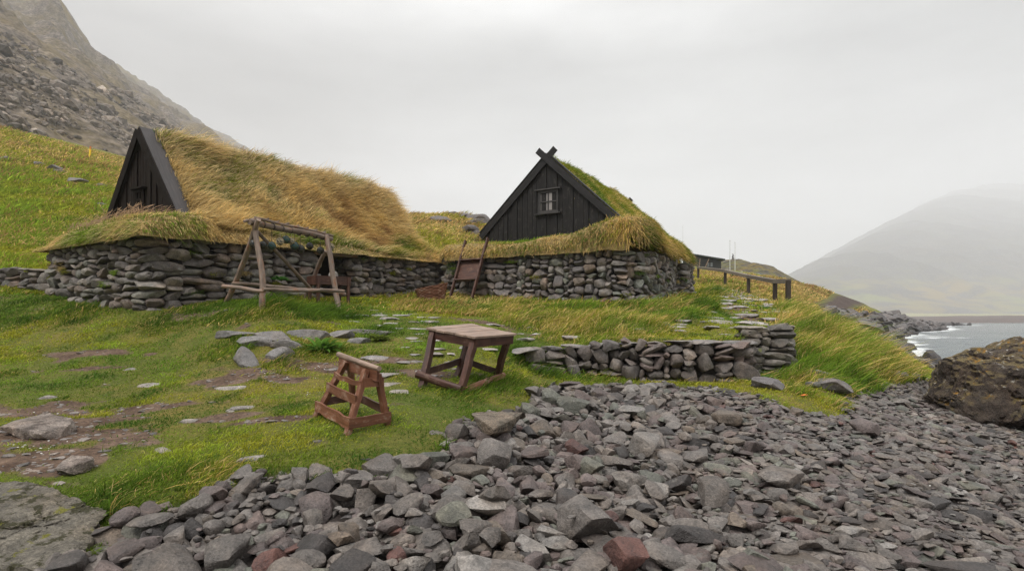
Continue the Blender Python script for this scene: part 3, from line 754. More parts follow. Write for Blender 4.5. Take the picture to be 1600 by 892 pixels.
# ------------------------------------------------------------------ grass blades
M_GRASS = grass_mat('grass_blades')
def blades(root, up, lean, length, width, colr, colt, seg=3, seed=1):
    """curved blades; root (n,3), up (n,3) start direction, lean (n,3) end direction, length, width (n), root and tip colours (n,3)"""
    n = len(root); r = np.random.default_rng(seed)
    th = r.uniform(0, math.pi*2, n); side = np.stack([np.cos(th), np.sin(th), 0*th], 1)
    side -= (side*up).sum(1)[:, None]*up; side /= np.linalg.norm(side, axis=1)[:, None]+1e-9
    ts = [0, .36, .72, 1.0] if seg == 3 else [0, .5, 1.0]
    ws = [1, .85, .5, 0] if seg == 3 else [1, .7, 0]
    Vs = []; Cs = []
    for t, w_ in zip(ts, ws):
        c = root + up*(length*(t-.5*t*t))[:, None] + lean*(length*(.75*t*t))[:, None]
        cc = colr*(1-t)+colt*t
        if w_ > 0: Vs += [c-side*(width*w_*.5)[:, None], c+side*(width*w_*.5)[:, None]]; Cs += [cc, cc]
        else: Vs += [c]; Cs += [cc]
    k = len(Vs); V = np.stack(Vs, 1).reshape(-1, 3); C = np.stack(Cs, 1).reshape(-1, 3)
    b = np.arange(n)*k; Q = []
    for s in range((k-1)//2-1): Q.append(np.stack([b+2*s, b+2*s+1, b+2*s+3, b+2*s+2], 1))
    T = np.stack([b+k-3, b+k-2, b+k-1], 1)
    return V, [np.concatenate(Q), T], C
GREEN = np.array((.085, .15, .02)); DGREEN = np.array((.05, .10, .014)); YG = np.array((.235, .235, .022)); STRAW = np.array((.66, .50, .22)); GOLD = np.array((.58, .38, .12)); RUSSET = np.array((.30, .155, .06)); DRY = np.array((.62, .49, .28)); LIME = np.array((.19, .29, .028))
def mixc(a, b, t): t = np.clip(t, 0, 1)[:, None]; return a*(1-t)+b*t
def wind(n, r, k=.5, dx=1.0, dy=.15):
    l = np.stack([np.full(n, dx)*k, np.full(n, dy)*k, np.full(n, .15)], 1)+r.normal(0, .45, (n, 3))*np.array([1, 1, .35]); return l
def jitter_up(n, r, s=.35):
    u = np.stack([r.normal(0, s, n), r.normal(0, s, n), np.ones(n)], 1); return u/np.linalg.norm(u, axis=1)[:, None]

def near_samples(n, r, ymin, ymax, p, xl=-1.5, xr=1.1, xmin=-16, xmax=15):
    """points of the ground, denser nearer"""
    e = 2-p; y = (ymin**e+r.random(n)*(ymax**e-ymin**e))**(1/e); x = r.uniform(xl, xr, n)*y
    k = (x > xmin) & (x < xmax); return x[k], y[k]

# outlines of the two houses and the terrace walls, kept free of lawn
O1, R1, Q1 = np.array([-8.6, 13.0]), np.array([.528, .849]), np.array([.849, -.528])
O2, R2, Q2 = np.array([1.13, 17.85]), np.array([.5, .866]), np.array([.866, -.5])
def loc1(x, y): dx, dy = x-O1[0], y-O1[1]; return dx*R1[0]+dy*R1[1], dx*Q1[0]+dy*Q1[1]
def loc2(x, y): dx, dy = x-O2[0], y-O2[1]; return dx*R2[0]+dy*R2[1], dx*Q2[0]+dy*Q2[1]
def in_house(x, y, m=0.0):
    s, p = loc1(x, y); a = (s > -1.0-m) & (s < 8.5+m) & (abs(p) < 2.42+m)
    s, p = loc2(x, y); b = (s > -1.5-m) & (s < 7.6+m) & (p > -3.25-m) & (p < 3.5+m)
    return a | b
def wall_line(x, y): yt = np.interp(x, TX, TY); return (x > .3) & (x < 5.1) & (y > yt-.10) & (y < yt+.26)

TALLP = [  # column, row, radius m, height m, colour mix  (tufts of long grass)
 (420,478,1.1,.34,'g'),(380,482,.7,.28,'g'),(460,484,.8,.34,'g'),(510,486,.9,.30,'g'),(300,485,1.2,.16,'g'),(360,545,.45,.22,'g'),(500,545,.5,.24,'g'),(450,570,.4,.18,'g'),(590,520,.5,.2,'g'),(545,560,.5,.2,'g'),
 (760,485,1.0,.25,'m'),(840,500,1.1,.32,'m'),(930,505,1.1,.36,'m'),(1010,505,1.1,.38,'m'),(1060,500,.8,.38,'m'),(1100,492,.7,.3,'m'),(990,480,.8,.36,'s'),(1045,478,.6,.38,'s'),(900,480,.8,.26,'m'),(800,475,.8,.26,'m'),(700,478,.6,.22,'m'),
 (870,568,.5,.30,'m'),(820,560,.6,.30,'g'),(930,575,.5,.30,'m'),(960,585,.35,.26,'m'),(1010,590,.25,.16,'m'),(760,600,.5,.2,'g'),(720,620,.3,.14,'g'),(790,590,.4,.2,'g'),(705,700,.18,.16,'g'),(1090,585,.3,.16,'m'),
 (1200,492,.5,.45,'s'),(1230,505,.6,.4,'s'),(1280,500,.9,.4,'g'),(1300,530,.9,.42,'m'),(1280,560,.8,.42,'m'),(1340,560,.8,.5,'m'),(1380,560,.7,.5,'s'),(1395,575,.5,.45,'s'),(1330,590,.6,.38,'m'),(1270,590,.6,.34,'m'),(1240,610,.3,.3,'m'),(1225,560,.4,.35,'m'),(1320,515,1.0,.4,'s'),(1350,540,.9,.45,'s'),(1420,585,.4,.28,'g'),(1435,590,.3,.22,'g'),(1240,540,.5,.4,'m'),(1260,520,.8,.42,'g'),(1305,635,.2,.2,'s'),
 (1110,460,1.0,.4,'g'),(1090,480,.8,.4,'g'),(1210,480,1.0,.35,'m'),(1240,490,.9,.35,'m'),
 (200,760,.5,.14,'g'),(260,745,.5,.14,'g'),(165,800,.2,.16,'g'),(320,740,.4,.12,'m'),(150,478,1.2,.2,'g'),(60,474,1.2,.10,'g'),(40,500,1.2,.12,'g'),(200,610,.5,.05,'g'),(600,655,.25,.10,'g'),(540,682,.22,.09,'g'),(492,654,.2,.09,'g'),(658,608,.2,.12,'g'),(722,616,.3,.16,'g'),(778,596,.3,.18,'g'),(850,527,.3,.12,'m'),(930,526,.3,.12,'m'),(1000,524,.3,.12,'s'),(1075,522,.3,.12,'m'),(1130,590,.4,.24,'m'),(1060,592,.3,.22,'m'),(1000,591,.3,.2,'s'),(900,584,.5,.28,'m'),(850,578,.5,.28,'g'),(1180,590,.3,.26,'m'),(880,520,.5,.2,'m'),(980,518,.5,.2,'s'),(1050,518,.4,.2,'m')]
TALLW = [(Gp(u, v)[:2], a, h, c) for u, v, a, h, c in TALLP]
_r = np.random.default_rng(66)
for _ in range(90):
    y_ = _r.uniform(4.6, 12); TALLW.append(((_r.uniform(-.95, .15)*y_, y_), _r.uniform(.1, .32), _r.uniform(.05, .11), 'g' if _r.random() < .8 else 'm'))
def grass_height(x, y):
    hgt = np.zeros(len(x)); sty = np.zeros(len(x))
    for (cx, cy), a, h, c in TALLW:
        d = np.hypot(x-cx, y-cy)/a; k = h*np.clip(1.15-d, 0, 1)**.5*(d < 1.15)
        b = k > hgt; hgt = np.where(b, k, hgt); sty = np.where(b, {'g': .0, 'm': .5, 's': 1.0}[c], sty)
    return hgt, sty

PATH = [Gp(u, v)[:2] for u, v in ((1085, 514), (1120, 508), (1160, 500), (1175, 485), (1165, 470), (1150, 460), (1138, 452))]
def path_dist(x, y):
    best = np.full(np.shape(x), 1e9)
    for (ax, ay), (bx, by) in zip(PATH, PATH[1:]):
        vx, vy = bx-ax, by-ay; t = np.clip(((x-ax)*vx+(y-ay)*vy)/(vx*vx+vy*vy), 0, 1); best = np.minimum(best, np.hypot(x-ax-t*vx, y-ay-t*vy))
    return best
def build_lawn():
    r = np.random.default_rng(21); acc = Acc()
    # short trodden turf
    x, y = near_samples(930000, r, 3.3, 19, 1.3)
    B = beach(x, y); D = dirt(x, y); cov = fbm(x*1.1, y*1.6, 12, 4)
    hgt, sty = grass_height(x, y)
    keep = (B < .02+.06*r.normal(size=len(x))) & ~in_house(x, y, -.05) & ~wall_line(x, y)
    keep &= (r.random(len(x)) > np.clip((D-.40)*4, 0, .975)) | (hgt > .12)
    keep &= r.random(len(x)) < (.86+.8*cov)
    x, y, D, cov, hgt, sty = [a[keep] for a in (x, y, D, cov, hgt, sty)]; n = len(x)
    z = H(x, y)-.012
    base = (.035+.055*np.clip(fbm(x*2.2, y*2.2, 2, 3)+.2, 0, 1))*r.uniform(.5, 1.4, n)*(1+.25*np.maximum(y-6, 0)/6)
    c1 = fbm(x*.55, y*.7, 31, 4); c2 = fbm(x*3, y*3, 33, 3)
    green = mixc(mixc(YG, GREEN, c1*2.4+.28), LIME, c2*1.2+.05); green = mixc(green, DGREEN, (fbm(x*1.2, y*1.5, 37, 3)-.12)*3)
    tip = mixc(green*1.15, STRAW*.7, (r.random(n) < (.03+.16*np.clip(-c1+.1, 0, 1)+.3*np.clip(D-.25, 0, .4)))*.75)
    wd = r.uniform(.004, .011, n)*(1+np.maximum(y-5, 0)*.20); vary = np.clip(np.exp(r.normal(0, .32, n)), .4, 1.7)[:, None]*1.42; green = green*vary; tip = tip*vary
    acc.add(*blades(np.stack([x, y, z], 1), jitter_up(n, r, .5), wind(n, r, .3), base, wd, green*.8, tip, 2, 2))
    # long grass
    x, y = near_samples(600000, r, 3.4, 26, 1.0, xmin=-16, xmax=17)
    hgt, sty = grass_height(x, y)
    k = (hgt > .05) & (path_dist(x, y) > .75+.3*fbm(x*2, y*2, 3, 3)) & (beach(x, y) < .10) & ~in_house(x, y, -.05) & ~wall_line(x, y) & ((dirt(x, y) < .5) | (y > 11))
    x, y, hgt, sty = [a[k] for a in (x, y, hgt, sty)]; n = len(x); z = H(x, y)-.02
    cl = fbm(x*2.4, y*2.4, 5, 3); pt = fbm(x*.9, y*.9, 15, 3)
    ln = hgt*r.uniform(.5, 1.4, n)*(1+.7*cl)*(1+.35*sstep(4, 5.5, x))
    g = mixc(GREEN, LIME, r.random(n)*.9+cl*.5); g = mixc(g, YG, pt*1.2+.25*(sty > .2)); g = mixc(g, DGREEN, (sty < .2)*(.35+cl))
    ps = sty*.45+.02+pt*.4
    s = mixc(STRAW, GOLD, r.random(n)); dry = (r.random(n) < ps)*1.0
    cr = mixc(g*.75, s*.6, dry*.7); ct = mixc(g*1.1, s*1.1, dry)
    up = jitter_up(n, r, .35); ln_v = wind(n, r, .75, 1.0, -.2)
    wd = r.uniform(.005, .011, n)*(1+np.maximum(y-5, 0)*.13); vary = np.exp(r.normal(0, .3, n))[:, None]; vary = vary*1.15; cr = cr*vary; ct = ct*vary
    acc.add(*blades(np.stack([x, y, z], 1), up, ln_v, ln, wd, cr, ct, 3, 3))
    tag(link('grass', acc.mesh('grass'), M_GRASS), kind='stuff')
    print('lawn', acc.n)
build_lawn()

def build_hill_grass():
    r = np.random.default_rng(31); acc = Acc()
    n0 = 500000; y = np.exp(r.uniform(math.log(13), math.log(75), n0)); x = r.uniform(-1.35, .66, n0)*y
    u = x/y*F+800
    k = ~in_house(x, y, -.05) & ((u < 260) | ((u > 610) & (u < 790)) | (u > 1075) | (r.random(n0) < .25))
    x, y = x[k], y[k]; z = H(x, y); shore = (z < 1.5) & (y > 22)
    streak = np.exp(-((x/y*F+800-1290-(y-45)*1.2)/22)**2)*sstep(34, 42, y)*sstep(95, 80, y)
    k = ~shore & (streak < .4) & ((path_dist(x, y) > .8) | (r.random(len(x)) < .15)); x, y, z = x[k], y[k], z[k]; n = len(x); u = x/y*F+800
    c1 = fbm(x*.16, y*.16, 41, 4); c2 = fbm(x*.6, y*.6, 43, 4); c3 = fbm(x*2, y*2, 44, 3)
    crest = sstep(30, 52, y)
    g = mixc(YG, GREEN, c1*2+.35+c2*.6); g = mixc(g, LIME, sstep(500, 100, u)*(.2+c2))
    dry = np.clip(.26+.5*crest+c1*.8+.4*c3+(u > 610)*.2+(u > 1180)*.22, 0, 1)
    dd = (r.random(n) < dry*.8)*1.0; s = mixc(GOLD, STRAW, r.random(n)); s = mixc(s, RUSSET, (c2+.1)*1.5)
    col = mixc(g, s*.8, dd)*1.18
    ln = (.08+.009*np.minimum(y, 60)*(1-.4*(u > 1075)))*r.uniform(.5, 1.2, n)*(1+.9*c2)
    wd = .010+.0018*y*r.uniform(.6, 1.3, n); col = col*np.exp(r.normal(0, .35, n))[:, None]
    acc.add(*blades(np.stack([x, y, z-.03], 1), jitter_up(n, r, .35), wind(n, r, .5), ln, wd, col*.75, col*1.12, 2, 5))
    tag(link('hillside_grass', acc.mesh('hillside_grass'), M_GRASS), kind='stuff')
build_hill_grass()
# ------------------------------------------------------------------ timber helpers
def basis(p0, p1, up=(0, 0, 1)):
    x = (Vector(p1)-Vector(p0)); Ln = x.length; x.normalize(); up = Vector(up)
    if abs(x.dot(up)) > .98: up = Vector((0, 1, 0))
    y = up.cross(x).normalized(); z = x.cross(y)
    return Matrix((x, y, z)).transposed(), Ln
def place(o, p0, M, parent):
    base = Vector(parent.location) if parent is not None else Vector((0, 0, 0))
    if parent is not None and parent.parent is not None: base = base+Vector(parent.parent.location)
    o.location = Vector(p0)-base; o.rotation_euler = M.to_euler()
def board(name, p0, p1, w_, h_, mat, parent, up=(0, 0, 1), wob=.004, seed=0, bev=.004):
    """plank from p0 to p1; w_ across (local Y), h_ along 'up' (local Z)"""
    M, Ln = basis(p0, p1, up); r = np.random.default_rng(int(seed)+int(Ln*1000)); b = bmesh.new()
    n = max(2, int(Ln/.12)); rings = []
    for i in range(n+1):
        x = Ln*i/n; dy, dz = r.normal(0, wob, 2); kw = 1+r.normal()*wob*4
        rings.append([b.verts.new((x, dy+sy*w_/2*kw, dz+sz*h_/2*(1+r.normal()*wob*4))) for sy, sz in ((-1, -1), (1, -1), (1, 1), (-1, 1))])
    for a, c in zip(rings, rings[1:]):
        for k in range(4): b.faces.new((a[k], a[(k+1) % 4], c[(k+1) % 4], c[k]))
    b.faces.new(rings[0][::-1]); b.faces.new(rings[-1])
    ed = [e_ for e_ in b.edges if len(e_.link_faces) == 2 and e_.calc_face_angle(0) > .7]
    bmesh.ops.bevel(b, geom=ed, offset=min(bev, w_/4, h_/4), segments=1, affect='EDGES')
    bmesh.ops.recalc_face_normals(b, faces=b.faces)
    me = bpy.data.meshes.new(name); b.to_mesh(me); b.free(); me.materials.append(mat)
    o = bpy.data.objects.new(name, me); COL.objects.link(o)
    if parent is not None: o.parent = parent
    place(o, p0, M, parent); return o
def logp(name, p0, p1, r0, r1, mat, parent, seed=0, bend=.015, rough=.08, nside=12):
    M, Ln = basis(p0, p1); r = np.random.default_rng(seed+7); n = max(6, int(Ln/.07)); i = np.arange(n+1)/n
    th = np.arange(nside)/nside*2*math.pi; I, T = np.meshgrid(i, th, indexing='ij'); o_ = r.uniform(0, 50)
    rad = (r0*(1-I)+r1*I)*(1+rough*fbm(I*Ln*6+o_, np.cos(T)*1.3, np.sin(T)*1.3+o_, 3)*1.6)
    cy = bend*Ln*fbm(i*2.2+o_, 3.3, 0, 2)*2; cz = bend*Ln*fbm(i*2.2+o_, 8.3, 0, 2)*2; cy -= cy[0]*(1-i)+cy[-1]*i; cz -= cz[0]*(1-i)+cz[-1]*i
    V = np.stack([I*Ln, rad*np.cos(T)+cy[:, None], rad*np.sin(T)+cz[:, None]], -1).reshape(-1, 3)
    k = np.arange((n+1)*nside).reshape(n+1, nside); k2 = np.roll(k, -1, 1)
    Fq = np.stack([k[:-1], k2[:-1], k2[1:], k[1:]], -1).reshape(-1, 4)
    V = np.concatenate([V, [[0, 0, 0], [Ln, 0, 0]]]); a = len(V)-2
    T3 = np.concatenate([np.stack([np.full(nside, a), k2[0], k[0]], 1), np.stack([np.full(nside, a+1), k[-1], k2[-1]], 1)])
    me = mk_mesh(name, V, [Fq, T3]); me.materials.append(mat)
    o = bpy.data.objects.new(name, me); COL.objects.link(o)
    if parent is not None: o.parent = parent
    place(o, p0, M, parent); return o
M_BLACK = wood_mat('tarred_boards', (.008, .0075, .0075), (.021, .019, .018), rough=.65, wear=(.055, .049, .045), wearamt=.06, spec=.2)
M_BLACKR = wood_mat('tarred_rake', (.010, .0095, .0095), (.024, .022, .022), rough=.6, spec=.25)
M_BROWNBLK = wood_mat('brown_tarred_boards', (.006, .0045, .0035), (.018, .012, .009), rough=.75, spec=.12)
M_PLANKGREY = wood_mat('grey_verge_plank', (.03, .026, .026), (.062, .054, .053), rough=.5)
M_RED = wood_mat('red_brown_timber', (.10, .035, .018), (.21, .085, .045), rough=.55, wear=(.30, .22, .165), wearamt=.09)
M_DARKRED = wood_mat('dark_red_timber', (.035, .014, .010), (.095, .04, .026), rough=.5, wear=(.17, .115, .085), wearamt=.07)
M_TOP = wood_mat('table_boards', (.17, .115, .085), (.33, .24, .19), rough=.6)
M_DRIFT = wood_mat('driftwood', (.11, .078, .058), (.27, .205, .165), rough=.75, wear=(.20, .085, .04), wearamt=.10)
M_POST = wood_mat('fence_timber', (.028, .02, .016), (.075, .055, .042), rough=.6)
M_RAILTOP = wood_mat('fence_rail', (.08, .062, .05), (.19, .155, .13), rough=.6)
m, nt = new_mat('window_glass')
b_ = N(nt, 'ShaderNodeBsdfPrincipled', ins={'Base Color': (.26, .235, .22, 1), 'Roughness': .15, 'Specular IOR Level': .7}); finish(nt, b_); M_GLASS = m
M_SOIL = rock_mat('turf_soil', 'rgb', base=(.26, .19, .075), rough=(.85, .95), pits=False)
def W1(s, p): return (O1[0]+s*R1[0]+p*Q1[0], O1[1]+s*R1[1]+p*Q1[1])
def W2(s, p): return (O2[0]+s*R2[0]+p*Q2[0], O2[1]+s*R2[1]+p*Q2[1])

def turf_sheet(Wf, zf, s0, s1, p0, p1, n=.06):
    S, P = np.meshgrid(np.arange(s0, s1+n/2, n), np.arange(p0, p1+n/2, n)); X, Y = Wf(S, P); Z = zf(S, P)
    ny, nx = X.shape; i = np.arange(ny*nx).reshape(ny, nx)
    V = np.stack([X, Y, Z], -1).reshape(-1, 3); Fq = np.stack([i[:-1, :-1], i[:-1, 1:], i[1:, 1:], i[1:, :-1]], -1).reshape(-1, 4)
    return V, Fq
def turf_blades(Wf, Rv, Qv, zf, s0, s1, p0, p1, n, seed, length, colf, comb, wd=(.005, .010), soil=0.0, keepf=None):
    r = np.random.default_rng(seed); S = r.uniform(s0, s1, n*2); P = r.uniform(p0, p1, n*2)
    h = .04; zs = (zf(S+h, P)-zf(S-h, P))/(2*h); zp = (zf(S, P+h)-zf(S, P-h))/(2*h)
    zs, zp = np.clip(zs, -6, 6), np.clip(zp, -6, 6); ar = np.sqrt(1+zs**2+zp**2)
    k = r.random(n*2) < ar/4.0
    if keepf is not None: k &= keepf(S, P)
    k &= np.cumsum(k) <= n
    S, P, zs, zp, ar = [a[k] for a in (S, P, zs, zp, ar)]; m_ = len(S)
    X, Y = Wf(S, P); Z = zf(S, P)-.02
    nrm = np.stack([-(zs*Rv[0]+zp*Qv[0]), -(zs*Rv[1]+zp*Qv[1]), np.ones(m_)], 1)/ar[:, None]
    up = nrm*.75+np.array([0, 0, .55])+r.normal(0, .25, (m_, 3)); up /= np.linalg.norm(up, axis=1)[:, None]
    down = np.stack([nrm[:, 0], nrm[:, 1], -(1-nrm[:, 2])*1.2], 1)
    ln = length(S, P, r)
    lean = comb(S, P, down, nrm, r)
    cr, ct = colf(S, P, r, nrm)
    return blades(np.stack([X, Y, Z], 1), up, lean, ln, r.uniform(*wd, m_), cr, ct, 3, seed+1)

def gable_boards(name, Wf, s, hw, zb, zt, mat, parent, bw=.17, seed=1, zbase=None):
    """vertical boards cut to the gable triangle, as one boarded wall; boards along local X (upwards)"""
    r = np.random.default_rng(seed); b = bmesh.new(); p = -hw
    loc = Vector(parent.location)
    ax = Vector((*(np.array(Wf(0, 1))-np.array(Wf(0, 0))), 0)); fx = Vector((*(np.array(Wf(1, 0))-np.array(Wf(0, 0))), 0))
    # local frame: X up, Y along -p, Z outward so that the grain runs upwards
    while p < hw-.01:
        w_ = min(bw*r.uniform(.85, 1.15), hw-p); q = p+w_-.010; dz_ = [0, .03][int(r.random() < .5)]+r.uniform(0, .004)
        def top(a): return zt-(zt-zb)*abs(a)/hw
        za, zc = top(p), top(q); zm = None
        pts = [(p, zbase), (q, zbase), (q, zc), (p, za)]
        if p < 0 < q: pts = [(p, zbase), (q, zbase), (q, zc), (0, zt), (p, za)]
        fr = [b.verts.new((z_, -a, .0+dz_)) for a, z_ in pts]; bk = [b.verts.new((z_, -a, -.04)) for a, z_ in pts]
        try: b.faces.new(fr); b.faces.new(bk[::-1])
        except Exception: pass
        for i in range(len(pts)):
            j = (i+1) % len(pts); b.faces.new((fr[j], fr[i], bk[i], bk[j]))
        p += w_
    bmesh.ops.recalc_face_normals(b, faces=b.faces)
    me = bpy.data.meshes.new(name); b.to_mesh(me); b.free(); me.materials.append(mat)
    o = bpy.data.objects.new(name, me); COL.objects.link(o); o.parent = parent
    M = Matrix((Vector((0, 0, 1)), -ax, -fx)).transposed(); x, y = Wf(s, 0)
    o.location = Vector((x, y, 0))-loc; o.rotation_euler = M.to_euler(); return o
def Wp(Wf, s, p, z): x, y = Wf(s, p); return Vector((x, y, z))
def window_part(Wf, s, pc, zc, w_, h_, mat, parent, fw=.07, shelf=.10, glass=None):
    t = bpy.data.objects.new('window', None); COL.objects.link(t); t.parent = parent
    x, y = Wf(s, pc); t.location = Vector((x, y, zc))-Vector(parent.location)
    def bd(nm, a, b2, ww, hh, m_=mat, up=(0, 0, 1), so=0):
        return board(nm, Wp(Wf, s-so, *a), Wp(Wf, s-so, *b2), ww, hh, m_, t, up, .0015)
    W_, H_ = w_/2, h_/2
    fr = bd('frame', (pc-W_-fw, zc+H_+fw/2), (pc+W_+fw, zc+H_+fw/2), .05, fw)
    bd('frame', (pc-W_-fw, zc-H_-fw/2), (pc+W_+fw, zc-H_-fw/2), .05, fw)
    for sg in (-1, 1): bd('frame', (pc+sg*(W_+fw/2), zc-H_), (pc+sg*(W_+fw/2), zc+H_), .05, fw, up=(0, 0, 1))
    bd('muntin', (pc-W_, zc), (pc+W_, zc), .03, .035, so=.004); bd('muntin', (pc, zc-H_), (pc, zc+H_), .03, .035, so=.007)
    for sx in (-1, 1):
        for sz in (-1, 1):
            bd('pane', (pc+sx*W_/2-W_/2+.015, zc+sz*H_/2), (pc+sx*W_/2+W_/2-.015, zc+sz*H_/2), .006, H_-.03, glass or M_GLASS, so=-.012)
    bd('lintel', (pc-W_-fw-.1, zc+H_+fw+.03), (pc+W_+fw+.1, zc+H_+fw+.03), shelf, .035, so=.02)
    bd('sill', (pc-W_-fw-.1, zc-H_-fw-.03), (pc+W_+fw+.1, zc-H_-fw-.03), shelf, .035, so=.02)
    return t

def joint_tufts(path, top, n, seed, parent):
    """grass and moss growing out of the joints of a stone wall"""
    r = np.random.default_rng(seed); P = np.array(path); sg = np.hypot(*(P[1:]-P[:-1]).T); S = np.concatenate(([0], np.cumsum(sg))); R_, U_, L_, ln, C0 = [], [], [], [], []
    for _ in range(n):
        s = r.uniform(.2, S[-1]-.2); x, y = np.interp(s, S, P[:, 0]), np.interp(s, S, P[:, 1]); x2, y2 = np.interp(s+.1, S, P[:, 0]), np.interp(s+.1, S, P[:, 1]); t = np.array([x2-x, y2-y]); t /= np.linalg.norm(t)+1e-9
        nn = np.array([t[1], -t[0]]); z0 = float(H(x, y)); z = z0+(top(s)-z0)*r.random()**.7; m = int(r.integers(40, 130)); a = r.normal(0, .09, m); L = r.uniform(.05, .13); c = [GREEN, LIME, YG, STRAW*.7][int(r.integers(4))]
        R_.append(np.stack([x+t[0]*a+nn[0]*.02, y+t[1]*a+nn[1]*.02, z+r.normal(0, .025, m)], 1)); d = np.tile(np.array([nn[0], nn[1], .5]), (m, 1))+r.normal(0, .35, (m, 3)); U_.append(d/np.linalg.norm(d, axis=1)[:, None])
        L_.append(np.tile(np.array([nn[0]*.4, nn[1]*.4, -.6]), (m, 1))+r.normal(0, .3, (m, 3))); ln.append(L*r.uniform(.5, 1.3, m)); C0.append(np.tile(c, (m, 1))*r.uniform(.7, 1.3, (m, 1)))
    R_, U_, L_, ln, C0 = [np.concatenate(a) for a in (R_, U_, L_, ln, C0)]
    V, Fs, C = blades(R_, U_, L_, ln, np.full(len(ln), .012), C0*.8, C0*1.1, 3, seed); o = link('joint_grass', mk_mesh('joint_grass', V-np.array(parent.location), Fs, C), M_GRASS, parent); o['kind'] = 'stuff'

# ------------------------------------------------------------------ left turf house
def build_left_house():
    h = empty('turf_house', (O1[0], O1[1], 2.2), 'long turf house with a steep dark boarded gable and tall golden grass on its roof', 'turf house')
    loc = np.array(h.location)
    def wallpart(name, path, top, wr, hr, seed, **k):
        acc = dry_wall([W1(*q) for q in path], H, top, wr, hr, seed, **k)
        me = mk_mesh(name, np.concatenate(acc.V)-loc, [np.concatenate(f) for f in acc.F.values() if f], np.concatenate(acc.C)); return link(name, me, M_WALL, h)
    pathA = [(3.2, -2.4), (-.45, -2.4), (-.8, -2.25), (-.95, -1.9), (-.98, 0), (-.95, 1.9), (-.8, 2.2), (-.45, 2.37), (1, 2.40), (3.1, 2.40), (3.2, 2.3), (3.24, 1.4)]
    def topA(s): return np.interp(s, [0, 3.6, 5, 8, 10.5, 14], [3.2, 3.18, 3.2, 3.28, 3.32, 3.38])
    wallpart('stone_wall', pathA, topA, (.26, .66), (.09, .22), 61, face=-1, depth=.36, rnd=.55)
    pathB = [(4.32, 1.4), (4.35, 2.3), (4.45, 2.40), (6.5, 2.42), (8.3, 2.42), (8.7, 2.2), (8.8, 1.8), (8.8, -1.5)]
    wallpart('stone_wall', pathB, lambda s: np.interp(s, [0, 1, 5, 8], [3.2, 3.28, 3.36, 3.36]), (.18, .42), (.10, .22), 62, face=-1, depth=.34, rnd=.45)
    joint_tufts([W1(*q) for q in pathA], topA, 26, 15, h); joint_tufts([W1(*q) for q in pathB], lambda s: 3.3, 10, 16, h)
    # turf: roof slopes and the mound over the wall
    def edge(S, P):
        return np.minimum(np.minimum(S+1.08, 8.95-S), np.minimum(P+2.5, 2.52-P))
    def zf(S, P):
        a = np.abs(P); n = .05*fbm(S*1.3, P*1.3, 2, 4)+.10*fbm(S*.55, P*.9, 8, 2)+.03*fbm(S*4, P*4, 9, 2)
        roof = 5.88-a*1.245; skirt = 3.78-(a-1.72)*.55
        z = np.where(a < 1.72, roof, skirt)+n
        z += .16*np.sin(np.clip((S-.4)/6.5, 0, 1)*math.pi)*np.clip(1.3-a/2, 0, 1)+.10*sstep(4, 7, S)*np.clip(1-a/2, 0, 1)
        cap = np.interp(S, [-1.1, -.6, 0, .3], [3.42, 3.60, 3.66, 3.7])+n-.16*sstep(-1.3, -2.0, P)+.08*np.exp(-((P-1.2)/.7)**2)
        k = sstep(.34, .46, S); z = cap*(1-k)+z*k
        k2 = sstep(7.95, 8.5, S); z = z*(1-k2)+np.minimum(z, 3.62+n)*k2
        e_ = np.clip(edge(S, P)/.30, 0, 1); lip = np.interp(S, [-1, 3, 8.9], [3.19, 3.33, 3.42])+.04*fbm(S*2, P*2, 5, 3); return lip-.04+(z-lip+.04)*np.sqrt(1-(1-e_)**2)
    V, Fq = turf_sheet(W1, zf, -1.08, 8.95, -2.5, 2.52)
    roof = link('turf_roof', mk_mesh('turf_roof', V-loc, [Fq]), M_SOIL, h)
    def colf(S, P, r, nrm):
        n = len(S); c1 = fbm(S*.8, P*1.3, 21, 4); c2 = fbm(S*2.4, P*3.2, 22, 3); front = S < .2
        low = np.clip((np.abs(P)-.9)/1.4, 0, 1)
        gr = np.clip(-.02+c1*1.1+.30*low+.55*np.exp(-((S-7.2)/1.1)**2-((P-1.75)/.45)**2)*2+front*.30+.3*np.exp(-((S-4.0)/2.2)**2-((P-1.5)/.5)**2), 0, 1)*(1-.9*np.clip((edge(S, P) < .22)*1.0, 0, 1)*(~front)*.6)
        isg = r.random(n) < gr
        g = mixc(YG, GREEN, r.random(n)*.8+c2+.3); g = mixc(g, LIME, front*.5*np.ones(n))
        s = mixc(GOLD, STRAW, r.random(n)*.8+.35+c2*.8); s = mixc(s, DRY, c1*1.0+.4); s = mixc(s, RUSSET, (c1*-1.4+c2*.9)*.9-.2)
        s = mixc(s, DRY, (1-np.clip(np.abs(P)/.45, 0, 1))*.7)
        vy = np.exp(r.normal(0, .28, n))[:, None]; cr = mixc(g*.8, s*.7+GREEN*.10, (~isg)*1.0)*vy; ct = mixc(g*1.25, s*1.2, (~isg)*1.0)*vy; return cr, ct
    def length(S, P, r):
        e_ = edge(S, P); b = .15+.24*np.clip(fbm(S*1.3, P*1.7, 7, 3)+.25, 0, 1)+.12*np.exp(-(P/.45)**2)*(S > .2)
        b = np.where(S < .2, .12, b); b = np.where(e_ < .25, .09, b)
        return b*1.15*r.uniform(.6, 1.35, len(S))
